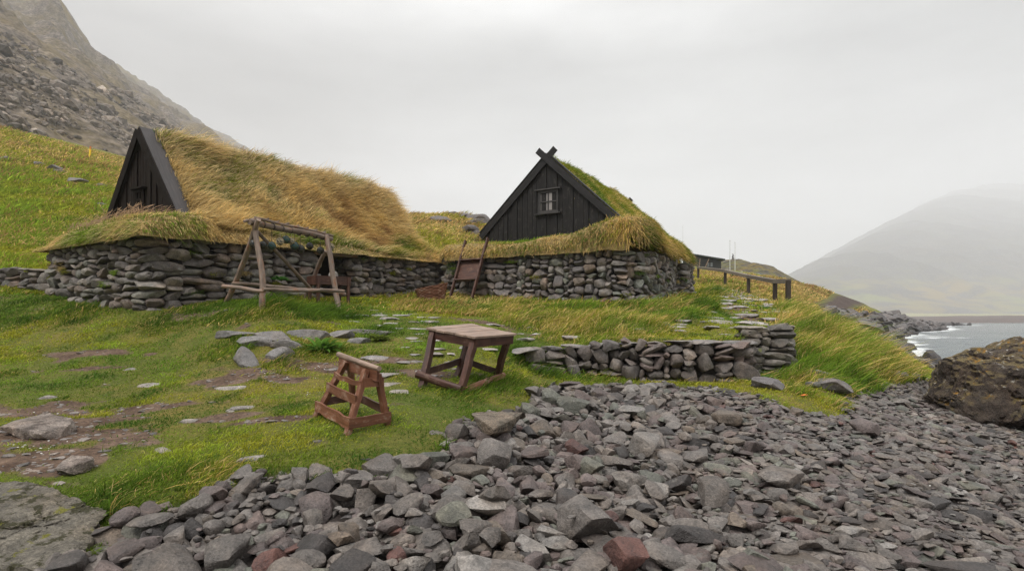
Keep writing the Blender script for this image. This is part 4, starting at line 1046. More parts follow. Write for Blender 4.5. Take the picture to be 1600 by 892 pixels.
    def comb(S, P, down, nrm, r):
        n = len(S); a1 = fbm(S*.7, P*.9, 51, 3)*1.6; 
        along = np.array([R1[0], R1[1], 0]); a2 = fbm(S*2.2, P*2.6, 53, 3); L_ = along*(.75+.5*a2[:, None])+down*(.45+a1[:, None]*1.0)+np.array([0, 0, .35])*np.clip(a2, 0, 1)[:, None]+r.normal(0, .28, (n, 3))
        e_ = (edge(S, P) < .2)
        L_ = np.where(e_[:, None], down*1.3+r.normal(0, .25, (n, 3))+np.array([0, 0, -.4]), L_)
        return L_
    V, Fs, C = turf_blades(W1, R1, Q1, zf, -1.08, 8.9, -2.5, 2.52, 230000, 71, length, colf, comb, (.010, .022))
    g_ = link('grass', mk_mesh('grass', V-loc, Fs, C), M_GRASS, roof); g_['kind'] = 'stuff'
    # flowering stalks in front of the gable and along the ridge
    r = np.random.default_rng(5); n = 900; S = np.concatenate([r.uniform(-.9, -.05, 420), r.uniform(.4, 8, n-420)]); P = np.concatenate([r.uniform(-1.9, 1.7, 420), r.normal(0, .18, n-420)])
    X, Y = W1(S, P); Z = zf(S, P)-.02; rt = np.stack([X, Y, Z], 1); ln = np.concatenate([r.uniform(.25, .48, 420), r.uniform(.22, .42, n-420)])
    V, Fs, C = blades(rt, jitter_up(n, r, .18), wind(n, r, .7)*.7, ln, np.full(n, .006), np.tile(STRAW*.8, (n, 1)), np.tile(np.array((.40, .27, .17)), (n, 1)), 3, 8)
    A = Acc(); A.add(V, Fs, C)
    # seed heads
    t = 1.0; tips = V.reshape(n, 7, 3)[:, 6]; pre = V.reshape(n, 7, 3)[:, 4]
    d_ = tips-pre; d_ /= np.linalg.norm(d_, axis=1)[:, None]; root2 = tips-d_*.09
    V2, F2, C2 = blades(root2, d_, d_, np.full(n, .13), np.full(n, .018), np.tile(np.array((.36, .23, .15)), (n, 1)), np.tile(np.array((.50, .36, .24)), (n, 1)), 3, 9); A.add(V2, F2, C2)
    g2 = A.mesh('flowering_grass'); g2.transform(Matrix.Translation(-Vector(loc))); g2_ = link('flowering_grass', g2, M_GRASS, roof); g2_['kind'] = 'stuff'
    # gables
    gable_boards('gable_wall', W1, .14, 1.66, 3.62, 5.70, M_BROWNBLK, h, .12, 3, 3.3)
    gable_boards('gable_wall', W1, 8.04, 1.66, 3.70, 5.70, M_PLANKGREY, h, .15, 4, 3.3)
    for sg in (-1, 1):
        nv = Vector((sg*Q1[0]*.8, sg*Q1[1]*.8, .62)).normalized()
        a = Wp(W1, .04, 0, 5.89); b = Wp(W1, .04, sg*1.86, 3.42)
        board('rake_board', a, b, .035, .20, M_BROWNBLK, h, nv, .001)
        board('verge_plank', Wp(W1, .26, 0, 5.99), Wp(W1, .26, sg*1.93, 3.40), .38, .035, M_PLANKGREY, h, nv, .001)
        board('rake_board', Wp(W1, 8.12, 0, 5.66), Wp(W1, 8.12, sg*1.98, 3.32), .05, .16, M_PLANKGREY, h, nv, .001)
    # small shuttered window
    w_ = window_part(W1, .11, -.05, 4.33, .26, .34, M_BROWNBLK, h, .05, .16, M_BROWNBLK)
    # door in the passage
    dr = board('door', Wp(W1, 3.2, 1.45, 2.75), Wp(W1, 4.4, 1.45, 2.75), .05, 1.5, M_BROWNBLK, h, (0, 0, 1), .001)
    board('lintel', Wp(W1, 3.05, 2.22, 3.27), Wp(W1, 4.5, 2.22, 3.30), .3, .10, M_DRIFT, h, (0, 0, 1), .003)
build_left_house()

# ------------------------------------------------------------------ right turf house
def build_right_house():
    h = empty('turf_house', (O2[0], O2[1], 2.4), 'small turf house with a black boarded gable, crossed ridge boards and a four pane window', 'turf house')
    loc = np.array(h.location)
    path = [(5, -3.2), (-1.0, -3.2), (-1.35, -3.1), (-1.47, -2.8), (-1.5, 0), (-1.47, 2.7), (-1.4, 3.1), (-1.1, 3.42), (-.6, 3.5), (2.0, 3.5), (2.1, 3.1), (2.3, 3.0), (2.9, 3.0), (3.05, 3.1), (3.15, 3.5), (4.5, 3.48), (5.0, 3.2), (5.2, 2.6)]
    acc = dry_wall([W2(*q) for q in path], H, lambda s: np.interp(s, [0, 6, 9, 13, 18, 22], [3.5, 3.48, 3.44, 3.40, 3.42, 3.5]), (.18, .50), (.11, .28), 63, face=-1, depth=.36,
                   cols=[(.15, .135, .125), (.12, .105, .10), (.175, .16, .145), (.10, .09, .088), (.15, .12, .10), (.135, .14, .12)])
    me = mk_mesh('stone_wall', np.concatenate(acc.V)-loc, [np.concatenate(f) for f in acc.F.values() if f], np.concatenate(acc.C)); link('stone_wall', me, M_WALL, h)
    joint_tufts([W2(*q) for q in path], lambda s: 3.45, 34, 17, h)
    def edge(S, P): 
        pm = 3.62-1.2*sstep(3.9, 5.6, S); e_ = np.minimum(np.minimum(S+1.6, 7.9-S), np.minimum(P+3.32, pm-P)); cr = .6
        dx = np.maximum(cr-(S+1.6), 0); dp = np.maximum(cr-(pm-P), 0); dl = np.maximum(cr-(P+3.32), 0)
        e_ = np.where((dx > 0) & (dp > 0), cr-np.hypot(dx, dp), e_); return np.where((dx > 0) & (dl > 0), cr-np.hypot(dx, dl), e_)
    def zf(S, P):
        a = np.abs(P); n = .06*fbm(S*1.4, P*1.4, 12, 4)
        z = np.where(a < 2.3, 6.74-a*.945, 4.57-(a-2.3)*.5)+n
        cap = 3.88+n+.10*sstep(-2.3, -3.0, P)+.40*sstep(1.0, 2.3, P)*1.0+.04*np.sin(P*2.3)+.10*sstep(-1.2, -.4, S)
        k = sstep(.03, .14, S)*np.clip(1-sstep(2.25, 2.5, a)*0, 0, 1); z = cap*(1-k)+z*k
        k2 = sstep(7.0, 7.15, S); z = z*(1-k2)+np.minimum(z, 3.9+n)*k2
        e_ = np.clip(edge(S, P)/.34, 0, 1); lip = 3.40+.04*fbm(S*2, P*2, 5, 3); return lip+(z-lip)*np.sqrt(1-(1-e_)**2)
    V, Fq = turf_sheet(W2, zf, -1.6, 7.9, -3.32, 3.62)
    k = edge(*np.meshgrid(np.arange(-1.6, 7.9+.03, .06), np.arange(-3.32, 3.62+.03, .06))).ravel() >= -.02
    Fq = Fq[k[Fq].all(1)]
    roof = link('turf_roof', mk_mesh('turf_roof', V-loc, [Fq]), M_SOIL, h)
    def colf(S, P, r, nrm):
        n = len(S); c1 = fbm(S*.9, P*1.1, 61, 4); c2 = fbm(S*2.6, P*2.6, 62, 3); e_ = edge(S, P); front = (S < .05)
        gr = np.clip(.74+c1*1.2+.2*(~front)*(np.abs(P) < 2)-.20*(e_ < .3), 0, 1); isg = r.random(n) < gr
        g = mixc(YG, GREEN, r.random(n)*.7+c2+.2); g = mixc(g, LIME, (front & (e_ > .3) & (P < 1.2))*.8)
        s = mixc(GOLD, STRAW, r.random(n)+c2); s = mixc(s, RUSSET, (e_ < .25)*(.35+c1)+c2*.3)
        vy = np.exp(r.normal(0, .28, n))[:, None]; return mixc(g*.8, s*.75, (~isg)*1.0)*vy, mixc(g*1.2, s*1.15, (~isg)*1.0)*vy
    def length(S, P, r):
        e_ = edge(S, P); b = .10+.07*np.clip(fbm(S*1.5, P*1.5, 17, 3)+.3, 0, 1); b = np.where(e_ < .35, .095, b)+.05*np.exp(-((P-2.6)/.8)**2)*(S < .2)+.09*np.clip(fbm(S*3, P*3, 19, 2), 0, 1)
        return b*r.uniform(.6, 1.35, len(S))
    def comb(S, P, down, nrm, r):
        n = len(S); L_ = np.array([R2[0]*.4+.25, R2[1]*.2, 0])+down*.5+r.normal(0, .28, (n, 3)); e_ = (edge(S, P) < .3)
        return np.where(e_[:, None], down*1.1+r.normal(0, .28, (n, 3))+np.array([.25, 0, -.5]), L_)
    V, Fs, C = turf_blades(W2, R2, Q2, zf, -1.6, 7.9, -3.32, 3.62, 170000, 81, length, colf, comb, (.011, .024), keepf=lambda S, P: (edge(S, P) > .0) & ((P > -.4) | (S < .3)))
    g_ = link('grass', mk_mesh('grass', V-loc, Fs, C), M_GRASS, roof); g_['kind'] = 'stuff'
    gable_boards('gable_wall', W2, -.02, 2.30, 4.40, 6.56, M_BLACK, h, .17, 13, 3.75)
    gable_boards('gable_wall', W2, 7.2, 2.30, 4.40, 6.5, M_BLACK, h, .17, 14, 3.75)
    for i, sg in enumerate((-1, 1)):
        nv = Vector((sg*Q2[0]*.68, sg*Q2[1]*.68, .73)).normalized(); ov = .42
        for sb, zo, ov in ((-.09-.045*i, 0, .30), (7.32+.045*i, -.22, .30)):
            nm = 'rake_board'; o = board(nm, Wp(W2, sb, -sg*ov, 6.58+zo+ov*.93), Wp(W2, sb, sg*2.46, 6.58+zo-2.46*.93), .04, .20, M_BLACKR, h, nv, .001, bev=.012)
        board('verge_plank', Wp(W2, -.0, sg*.02, 6.75), Wp(W2, -.0, sg*2.5, 6.75-2.48*.93), .22, .035, M_BLACKR, h, nv, .001)
    window_part(W2, -.05, .03, 5.24, .56, .56, wood_mat('window_paint', (.03, .028, .027), (.06, .055, .052), rough=.5), h, .07, .13)
build_right_house()
# ------------------------------------------------------------------ small trestle
def G3(u, v): return Vector(Gp(u, v))
def lerp(a, b, t): return a*(1-t)+b*t
def build_trestle():
    A, B, Cc = G3(541, 679), G3(491, 651), G3(606, 664); D = B+Cc-A; D.z = float(H(D.x, D.y))
    T1 = at(591, 577, (A.y+Cc.y)/2-.02); T2 = at(531, 556, (B.y+D.y)/2-.02)
    c = (A+B+Cc+D)/4
    t = empty('wooden_trestle', c, 'small red brown wooden trestle of crossed slats on the grass before the table', 'trestle')
    for p in (A, B, Cc, D): p.z -= .03
    la, lb = lerp(T1, T2, .22), lerp(T1, T2, .74); lc, ld = lerp(T1, T2, .10), lerp(T1, T2, .80)
    n_ab = (lerp(A, B, .5)-lerp(Cc, D, .5)); n_ab.z = 0; n_ab.normalize()
    LA, LB = la+n_ab*.035-Vector((0, 0, .03)), lb+n_ab*.035-Vector((0, 0, .02)); LC, LD = lc-n_ab*.04-Vector((0, 0, .06)), ld-n_ab*.04-Vector((0, 0, .06))
    for a, b in ((A, LA), (B, LB), (Cc, LC), (D, LD)): board('leg', a, b, .058, .048, M_RED, t, n_ab, .0012)
    e = n_ab*.035
    sl = board('side_slat', lerp(A, LA, .23)+e-(B-A).normalized()*.05, lerp(B, LB, .23)+e+(B-A).normalized()*.05, .022, .105, M_RED, t, (0, 0, 1), .004)
    board('side_slat', lerp(A, LA, .55)+e-(B-A).normalized()*.03, lerp(B, LB, .56)+e+(B-A).normalized()*.04, .022, .085, M_RED, t, (0, 0, 1), .004)
    rough_sl = board('side_slat', lerp(A, LA, .80)+e-(B-A).normalized()*.02, lerp(B, LB, .76)+e+(B-A).normalized()*.03, .024, .045, M_RED, t, (0, 0, 1), .012); rough_sl['label'] = 'narrow rough split slat'
    n_ac = (lerp(A, Cc, .5)-lerp(B, D, .5)); n_ac.z = 0; n_ac.normalize(); f = n_ac*.04
    board('end_slat', lerp(A, LA, .22)+f-(Cc-A).normalized()*.04, lerp(Cc, LC, .22)+f+(Cc-A).normalized()*.04, .022, .095, M_RED, t, (0, 0, 1), .004)
    board('end_slat', lerp(B, LB, .30)-f, lerp(D, LD, .30)-f, .022, .08, M_DARKRED, t, (0, 0, 1), .004)
    board('side_slat', lerp(Cc, LC, .32)-e, lerp(D, LD, .32)-e, .022, .08, M_DARKRED, t, (0, 0, 1), .004)
    board('end_slat', lerp(A, LA, .80)+f*.6, lerp(Cc, LC, .86)+f*.6+(Cc-A).normalized()*.04, .03, .085, M_RED, t, (0, 0, 1), .004)
    d = (T2-T1).normalized()
    board('top_board', T1-Vector((0, 0, .055))+n_ab*.0, T2-Vector((0, 0, .055)), .028, .12, M_RED, t, (0, 0, 1), .004)
    logp('top_pole', T1-d*.03+Vector((0, 0, .012))+n_ab*.004, T2+d*.03+Vector((0, 0, .012)), .024, .028, M_TOP, t, 3, .006, .05)
build_trestle()

# ------------------------------------------------------------------ work table
def build_table():
    Fp, Lp, Rp, Bp = at(742, 526, 7.3), at(668, 511.5, 7.75), at(805, 521, 7.85), at(738, 504.5, 8.35)
    foot = [G3(720, 613), G3(658, 606), G3(775, 592), G3(714, 588)]
    for p in foot: p.z -= .03
    t = empty('work_table', (sum(foot, Vector())/4), 'heavy brown wooden work table with a plank top, splayed legs and low log rails', 'table')
    n = ((Rp-Fp).cross(Lp-Fp)).normalized(); n = n if n.z > 0 else -n
    ux = (Lp-Fp); vy = (Rp-Fp)
    # top planks run from the front-left edge to the back
    k = 5; M_ = bmesh.new(); acc = Acc(); r = np.random.default_rng(4)
    for i in range(k):
        a0, a1 = i/k+.004, (i+1)/k-.006; dz = r.uniform(-.004, .004)
        q = [Fp+vy*s_+ux*w_ for s_, w_ in ((-.02, a0*1.04-.02), (1.02, a0*1.04-.02), (1.02, a1*1.04-.02), (-.02, a1*1.04-.02))]
        # blend to the back corner so that the top keeps its true outline
        q = [p+(Bp-(Lp+Rp-Fp))*max(0, min(1, (p-Fp).dot(vy)/vy.length_squared))*max(0, min(1, (p-Fp).dot(ux)/ux.length_squared)) for p in q]
        V = [np.array(p+n*(dz+.0)-Vector(t.location)) for p in q]+[np.array(p+n*(dz-.032)-Vector(t.location)) for p in q]
        acc.add(np.array(V), np.array([[0, 1, 2, 3], [7, 6, 5, 4], [0, 4, 5, 1], [1, 5, 6, 2], [2, 6, 7, 3], [3, 7, 4, 0]]), (1, 1, 1))
    me = acc.mesh('table_top', False)
    bmx = bmesh.new(); bmx.from_mesh(me)
    for f in bmx.faces:
        pass
    bmesh.ops.recalc_face_normals(bmx, faces=bmx.faces); bmesh.ops.bevel(bmx, geom=bmx.edges[:], offset=.004, segments=1, affect='EDGES'); 
    # local frame so that the grain follows the planks
    Mx, _ = basis(Fp, Rp, n); bmesh.ops.transform(bmx, matrix=Mx.to_4x4().inverted(), verts=bmx.verts); bmx.to_mesh(me); bmx.free()
    o = link('table_top', me, M_TOP, t); o.rotation_euler = Mx.to_euler()
    ap = .11; dn = n*(.035+ap/2); ins = .03
    c = (Fp+Lp+Rp+Bp)/4
    I = [p+(c-p).normalized()*.03-dn for p in (Fp, Lp, Bp, Rp)]
    for a, b in ((0, 1), (1, 2), (2, 3), (3, 0)): board('apron', I[a], I[b], .03, ap, M_DARKRED, t, n, .003)
    tops = [p+(c-p).normalized()*.09-n*.05 for p in (Fp, Lp, Rp, Bp)]
    for f, tp_ in zip(foot, tops): board('leg', f, tp_, .085, .075, M_DARKRED, t, (ux.normalized()), .004, bev=.012)
    def on(i, s_): return lerp(foot[i], tops[i], s_)
    out1 = (lerp(foot[0], foot[1], .5)-lerp(foot[2], foot[3], .5)); out1.z = 0; out1.normalize()
    out2 = (lerp(foot[0], foot[2], .5)-lerp(foot[1], foot[3], .5)); out2.z = 0; out2.normalize()
    e1 = (foot[1]-foot[0]).normalized()*.06; e2 = (foot[2]-foot[0]).normalized()*.06
    logp('rail', on(0, .12)+out1*.07-e1*.3, on(1, .26)+out1*.07+e1, .046, .055, M_DARKRED, t, 11, .004, .10)
    r_ = logp('rail', on(0, .07)+out2*.06-e2*.2, on(2, .12)+out2*.06+e2, .05, .044, M_RED, t, 12, .006, .12)
    board('rail', on(1, .28)-out2*.02, on(3, .34)-out2*.02, .03, .085, M_DARKRED, t, (0, 0, 1), .003)
    board('rail', on(2, .2)-out1*.03, on(3, .34)-out1*.03, .03, .085, M_DARKRED, t, (0, 0, 1), .003)
build_table()

# ------------------------------------------------------------------ driftwood rack with floats
def build_rack(at=at):
    TL, TR = at(398, 348, 10.25), at(514, 373, 12.3)
    t = empty('drying_rack', (-4.6, 11.2, 1.85), 'driftwood rack of round poles with glass floats hanging from its notched beam', 'rack')
    B = G3(409, 483); A = G3(352, 472); Cc = G3(530, 486); D = G3(474, 470)
    print('rack feet', B.y, A.y, Cc.y, D.y)
    dl = B.y-9.75-.15; dr = Cc.y-11.6-.1
    TL, TR = at(398, 348, 10.25+dl), at(514, 373, 12.3+dr)
    for p in (A, B, Cc, D): p.z -= .05
    _at = at
    at = lambda u, v, d: _at(u, v, d+dl*(1-min(1, max(0, (u-390)/130)))+dr*min(1, max(0, (u-390)/130)))
    s = [0]
    def lg(nm, a, b, r0, r1, **k): s[0] += 1; return logp(nm, a, b, r0, r1, M_DRIFT, t, s[0]*3, **k)
    up = Vector((0, 0, .06))
    lg('leg', A, at(404, 343, 10.15), .055, .05); lg('leg', B, at(399, 350, 10.3)+up, .06, .05)
    lg('leg', Cc, at(510, 372, 12.15)+up, .06, .055); lg('leg', D, at(508, 392, 12.5), .05, .045)
    d = (TR-TL).normalized()
    lg('beam', TL-d*.12, TR+d*.08, .062, .055, bend=.008)
    # upper pole with rope-notched pegs laid along the beam
    lg('top_pole', TL-d*.0+Vector((0, 0, .095)), TR+d*.12+Vector((0, 0, .085)), .03, .026, bend=.01)
    side = d.cross(Vector((0, 0, 1))).normalized()
    lg('cross_pole', at(381, 346, 10.1), at(404, 342, 10.35), .028, .03)
    for i in range(7):
        p = lerp(TL, TR, .12+.13*i)+Vector((0, 0, .10)); logp('peg', p-d*.10+Vector((0, 0, -.03)), p+d*.10+Vector((0, 0, .045)), .018, .014, M_DRIFT, t, 40+i, .02, .15, 8)
    # lashings round the beam
    for i in range(8):
        p = lerp(TL, TR, .10+.115*i); logp('lashing', p-d*.012, p+d*.012, .068, .068, M_POST, t, 60+i, 0, .05, 12)
    lg('brace', at(402, 362, 10.4), at(486, 452, 12.4), .035, .04, bend=.004)
    # low rails
    lg('low_rail', at(348, 447, 9.9), at(414, 455, 9.72), .038, .035); lg('low_rail', at(411, 452, 9.66), at(537, 455, 11.45), .032, .036)
    lg('low_rail', at(362, 443, 10.7), at(540, 460, 12.2), .034, .036)
    return TL, TR
TL, TR = build_rack()
def build_floats():
    def glass(name, c, em=0):
        m, nt = new_mat(name); b = N(nt, 'ShaderNodeBsdfPrincipled', ins={'Base Color': c+(1,), 'Roughness': .3, 'Specular IOR Level': .4}); finish(nt, b); return m
    mg = glass('teal_glass', (.02, .07, .065)); mb = glass('dark_glass', (.012, .018, .018)); mc = glass('pale_glass', (.10, .10, .08))
    mr = plain_mat('float_rope', (.09, .07, .05), .9); mrp = plain_mat('pale_float_rope', (.42, .34, .22), .9)
    L_ = [(396.5, 381, 5.6, mb, mr, 'black glass float in a dark net, leftmost under the beam of the rack'), (411, 383, 5.2, mb, mr, 'dark green glass float just right of the front left leg of the rack'),
          (424.5, 384, 5.4, mg, mr, 'teal glass float in a dark net hanging on a long cord, third along the rack'), (437.5, 377.5, 4.8, mc, mrp, 'float wrapped in thick pale rope, touching the highest teal float'),
          (447, 374.5, 5.2, mg, mr, 'teal glass float hanging highest of all from the rack'), (455.5, 377, 4.2, mc, mrp, 'small float in pale rope between two teal floats'), (460, 384, 5.8, mg, mr, 'large teal glass float in the middle of the rack'),
          (469.5, 389, 5.4, mb, mr, 'dark netted float hanging lowest in the middle of the rack'), (484, 384.5, 4.8, mb, mr, 'dark float hanging before the dark stones near the doorway'),
          (500.5, 391.5, 4.8, mb, mr, 'dark float hanging beside the right legs of the rack'), (516, 386, 5.0, mc, mrp, 'float in tan rope hanging outermost beyond the right leg of the rack')]
    ux = (TR.x/TR.y, TL.x/TL.y)
    for i, (u, v, rp, mat, rm, lab) in enumerate(L_):
        k = (u-800)/F; d = TR-TL
        t_ = (k*TL.y-TL.x)/(d.x-k*d.y); t_ = max(-.02, min(1.04, t_)); q = TL+d*t_; p = Vector((k*q.y, q.y, EYE-(v-HOR)/F*q.y)); rad = rp*1.12/F*q.y
        e = empty('glass_float', p, lab, 'fishing float', 'floats hanging on the driftwood rack')
        V, Fc = ICO[4]; o = link('float_body', mk_mesh('float_body', V*rad, [Fc]), mat, e)
        # rope net as one part: six meridians and two rings
        A = Acc()
        def tube(pts, rr, closed=False):
            P = np.array(pts); n = len(P); T_ = np.gradient(P, axis=0); T_ /= np.linalg.norm(T_, axis=1)[:, None]+1e-9
            a = np.cross(T_, P+1e-3); a /= np.linalg.norm(a, axis=1)[:, None]+1e-9; b = np.cross(T_, a); th = np.arange(5)/5*2*math.pi
            Vv = (P[:, None]+rr*(np.cos(th)[None, :, None]*a[:, None]+np.sin(th)[None, :, None]*b[:, None])).reshape(-1, 3)
            kx = np.arange(n*5).reshape(n, 5); k2 = np.roll(kx, -1, 1); A.add(Vv, np.stack([kx[:-1], k2[:-1], k2[1:], kx[1:]], -1).reshape(-1, 4), (1, 1, 1))
        rr = rad*(.10 if rm is mrp else .05); nm = 7 if rm is mrp else 6
        for m_ in range(nm):
            a0 = 2*math.pi*m_/nm; ph = np.linspace(0, math.pi, 14); tw = a0+ph*.8
            tube(np.stack([rad*1.04*np.sin(ph)*np.cos(tw), rad*1.04*np.sin(ph)*np.sin(tw), rad*1.04*np.cos(ph)], 1), rr)
        for zz in (-.45, .35): 
            th = np.linspace(0, 2*math.pi, 17); c = math.sqrt(1-zz*zz)*rad*1.05; tube(np.stack([c*np.cos(th), c*np.sin(th), 0*th+zz*rad], 1), rr)
        link('net', A.mesh('net'), rm, e)
        A = Acc(); top = q-p+Vector((0, 0, -.05)); tube([(0, 0, rad*.98), tuple(Vector((0, 0, rad)).lerp(top, .33)), tuple(Vector((0, 0, rad)).lerp(top, .66)), tuple(top)], .006); link('cord', A.mesh('cord'), rm, e)
build_floats()

# ------------------------------------------------------------------ hand barrow leaning on the wall, tub, bench
def build_barrow():
    d0 = 16.75
    a0, b0 = at(703.5, 453, d0+.25), at(737, 460, d0-.15); a0.z = float(H(a0.x, a0.y)); b0.z = float(H(b0.x, b0.y))
    a1, b1 = at(727.5, 376, d0+1.0), at(762, 372, d0+.55)
    t = empty('hand_barrow', (a0+b0)/2, 'dark red wooden hand barrow with a shallow box leaning upright on the stone wall', 'barrow')
    nf = ((b0-a0).cross(a1-a0)).normalized(); nf = nf if nf.y < 0 else -nf
    for p, q in ((a0, a1), (b0, b1)): board('side_rail', p, q, .10, .05, M_DARKRED, t, (b0-a0).normalized(), .002)
    def on(p, q, z): s_ = (z-p.z)/(q.z-p.z); return lerp(p, q, s_)
    zt, zb = at(728, 406.5, d0+.5).z, at(720, 437, d0+.2).z
    for z in (zt, zb): board('cross_board', on(a0, a1, z+.0)+nf*.0, on(b0, b1, z), .13, .035, M_DARKRED, t, (a1-a0).normalized(), .002)
    pa, pb, pc, pd = on(a0, a1, zb), on(b0, b1, zb), on(b0, b1, zt), on(a0, a1, zt); off = -nf*.07
    mid0, mid1 = (pa+pd)/2+off, (pb+pc)/2+off
    board('box_floor', mid0, mid1, (pd-pa).length, .025, M_DARKRED, t, nf, .001)
build_barrow()
def build_tub():
    c = at(674, 458, 16.2); c.z = float(H(c.x, c.y))
    t = empty('wooden_tub', c, 'low reddish wicker tub on the grass left of the hand barrow', 'tub')
    ax = Vector((.95, .28, 0)).normalized(); ay = Vector((-ax.y, ax.x, 0)); 
    A = Acc(); n = 56; rows = 9; hgt = .40; L1, L2, wi = .36, .46, .22
    th = np.arange(n)/n*2*math.pi
    def ring(h, inset=0): 
        k = h/hgt; a = (L1+(L2-L1)*k)-inset; b = (wi+.06*k)-inset; ct, st = np.cos(th), np.sin(th); se = .55
        x = a*np.sign(ct)*np.abs(ct)**se; y = b*np.sign(st)*np.abs(st)**se; z = h+ (.10*(x/L2) if k > .9 else .10*(x/L2)*k)
        return x, y, z+0*x
    # woven rows: each row bulges in and out round the stakes
    m_ = rows*4; X = []; 
    for j in range(m_+1):
        h = hgt*j/m_; x, y, z = ring(h); row = j//4; w_ = .012*np.sin(th*14+math.pi*(row % 2))*math.sin((j % 4)/4*math.pi)**.5 if j % 4 else 0*th-.006
        nrm = np.stack([np.cos(th), np.sin(th)], 1); X.append(np.stack([x+nrm[:, 0]*w_, y+nrm[:, 1]*w_, z], 1))
    for j in range(m_, -1, -6): x, y, z = ring(hgt*j/m_, .03); X.append(np.stack([x, y, z], 1))
    X = np.concatenate(X); k = np.arange(len(X)).reshape(-1, n); k2 = np.roll(k, -1, 1)
    X = X@np.array([[ax.x, ax.y, 0], [ay.x, ay.y, 0], [0, 0, 1]])
    me = mk_mesh('wicker_side', X, [np.stack([k[:-1], k2[:-1], k2[1:], k[1:]], -1).reshape(-1, 4)]); link('wicker_side', me, M_RED, t)
    x, y, z = ring(.03, .0); X = np.stack([x, y, 0*z+.03], 1)@np.array([[ax.x, ax.y, 0], [ay.x, ay.y, 0], [0, 0, 1]]); me = mk_mesh('tub_floor', X, [np.arange(n)[None]]); link('tub_floor', me, M_DARKRED, t)
build_tub()
def build_bench():
    p0, p1 = at(494, 449, 13.0), at(547, 447, 13.6); z = at(520, 440, 13.3).z
    t = empty('wooden_bench', ((p0+p1)/2), 'dark red box shaped wooden bench before the doorway behind the rack', 'bench')
    d = (p1-p0).normalized(); s = Vector((-d.y, d.x, 0)); zt = at(520, 431, 13.3).z
    def gz(p): q = Vector(p); q.z = float(H(q.x, q.y)); return q
    for k, sd in ((0, 0), (1, 0), (0, 1), (1, 1)):
        q = (p0 if k == 0 else p1)+s*(.42*sd)+d*(.05 if k == 0 else -.05); board('leg', gz(q), Vector((q.x, q.y, zt-.02)), .06, .06, M_DARKRED, t, d, .002)
    for sd in (0, 1): q0, q1 = p0+s*(.42*sd), p1+s*(.42*sd); q0.z = q1.z = zt-.11; board('side_board', q0-d*.02, q1+d*.02, .03, .2, M_DARKRED, t, (0, 0, 1), .003)
    q0, q1 = p0+s*.21, p1+s*.21; q0.z = q1.z = zt-.08; board('seat', q0, q1, .44, .03, M_RED, t, (0, 0, 1), .002)
    for k in (p0, p1): q0, q1 = Vector(k), k+s*.42; q0.z = q1.z = zt-.11; board('end_board', q0, q1, .03, .2, M_DARKRED, t, (0, 0, 1), .003)
    q = p0.lerp(p1, .62)+s*.2; stone_at('rounded_stone', (q.x, q.y, zt+.02), (.22, .2, .24), 'rounded pale grey stone sitting on the bench by the doorway', 'stone', 711, 4, .9, col=(.22, .2, .18), sub=3)
build_bench()

# ------------------------------------------------------------------ terrace wall, pier block, low boundary wall
def wall_thing(name, path, base, top, wr, hr, seed, label, **k):
    acc = dry_wall(path, base, top, wr, hr, seed, **k); return tag(link(name, acc.mesh(name), M_WALL), label, 'stone wall')
ty = lambda x: float(np.interp(x, TX, TY))
pT = [(x, ty(x)-.02) for x in np.linspace(.35, 3.98, 20)]+[(4.08, 9.62), (4.12, 9.95)]
lowbase = lambda x, y: H(x, np.asarray(y)-.22)
wall_thing('terrace_wall', pT, lowbase, lambda s: np.interp(s, [0, .8, 2.5, 4], [1.06, 1.11, 1.17, 1.16]), (.14, .46), (.06, .26), 64,
           'low dry stone terrace wall below the path, rough stones set at odd angles above the beach', face=-1, depth=.38, tilt=.38, ragged=.06, cols=[(.115, .095, .085), (.13, .10, .09), (.10, .088, .082), (.15, .13, .115), (.09, .078, .07)])
pB = [(4.10, 10.5), (4.10, 10.0), (4.16, 9.88), (4.9, 10.0), (5.05, 10.12), (5.3, 11.0)]
wall_thing('wall_pier', pB, lambda x, y: .52+.0*np.asarray(x)+.25*np.maximum(np.asarray(y)-10.2, 0), lambda s: np.interp(s, [0, .7, 1.6, 1.9, 3], [1.40, 1.42, 1.47, 1.45, 1.3]), (.18, .42), (.08, .17), 65,
           'squared end pier of stacked flat stones, higher than the terrace wall beside it', face=-1, depth=.3, cols=[(.13, .115, .10), (.16, .145, .125), (.10, .09, .08)])
bw = [at(u, 440, d) for u, d in ((-90, 14.3), (-20, 14.0), (30, 13.7), (90, 13.4))]
wall_thing('boundary_wall', [(p.x, p.y-.1) for p in bw], H, lambda s: np.interp(s, [0, 1.5, 3.5], [2.86, 2.80, 2.74]), (.25, .6), (.12, .3), 66,
           'low wall of large flat stones running from the left edge to the turf house', face=-1, depth=.4)
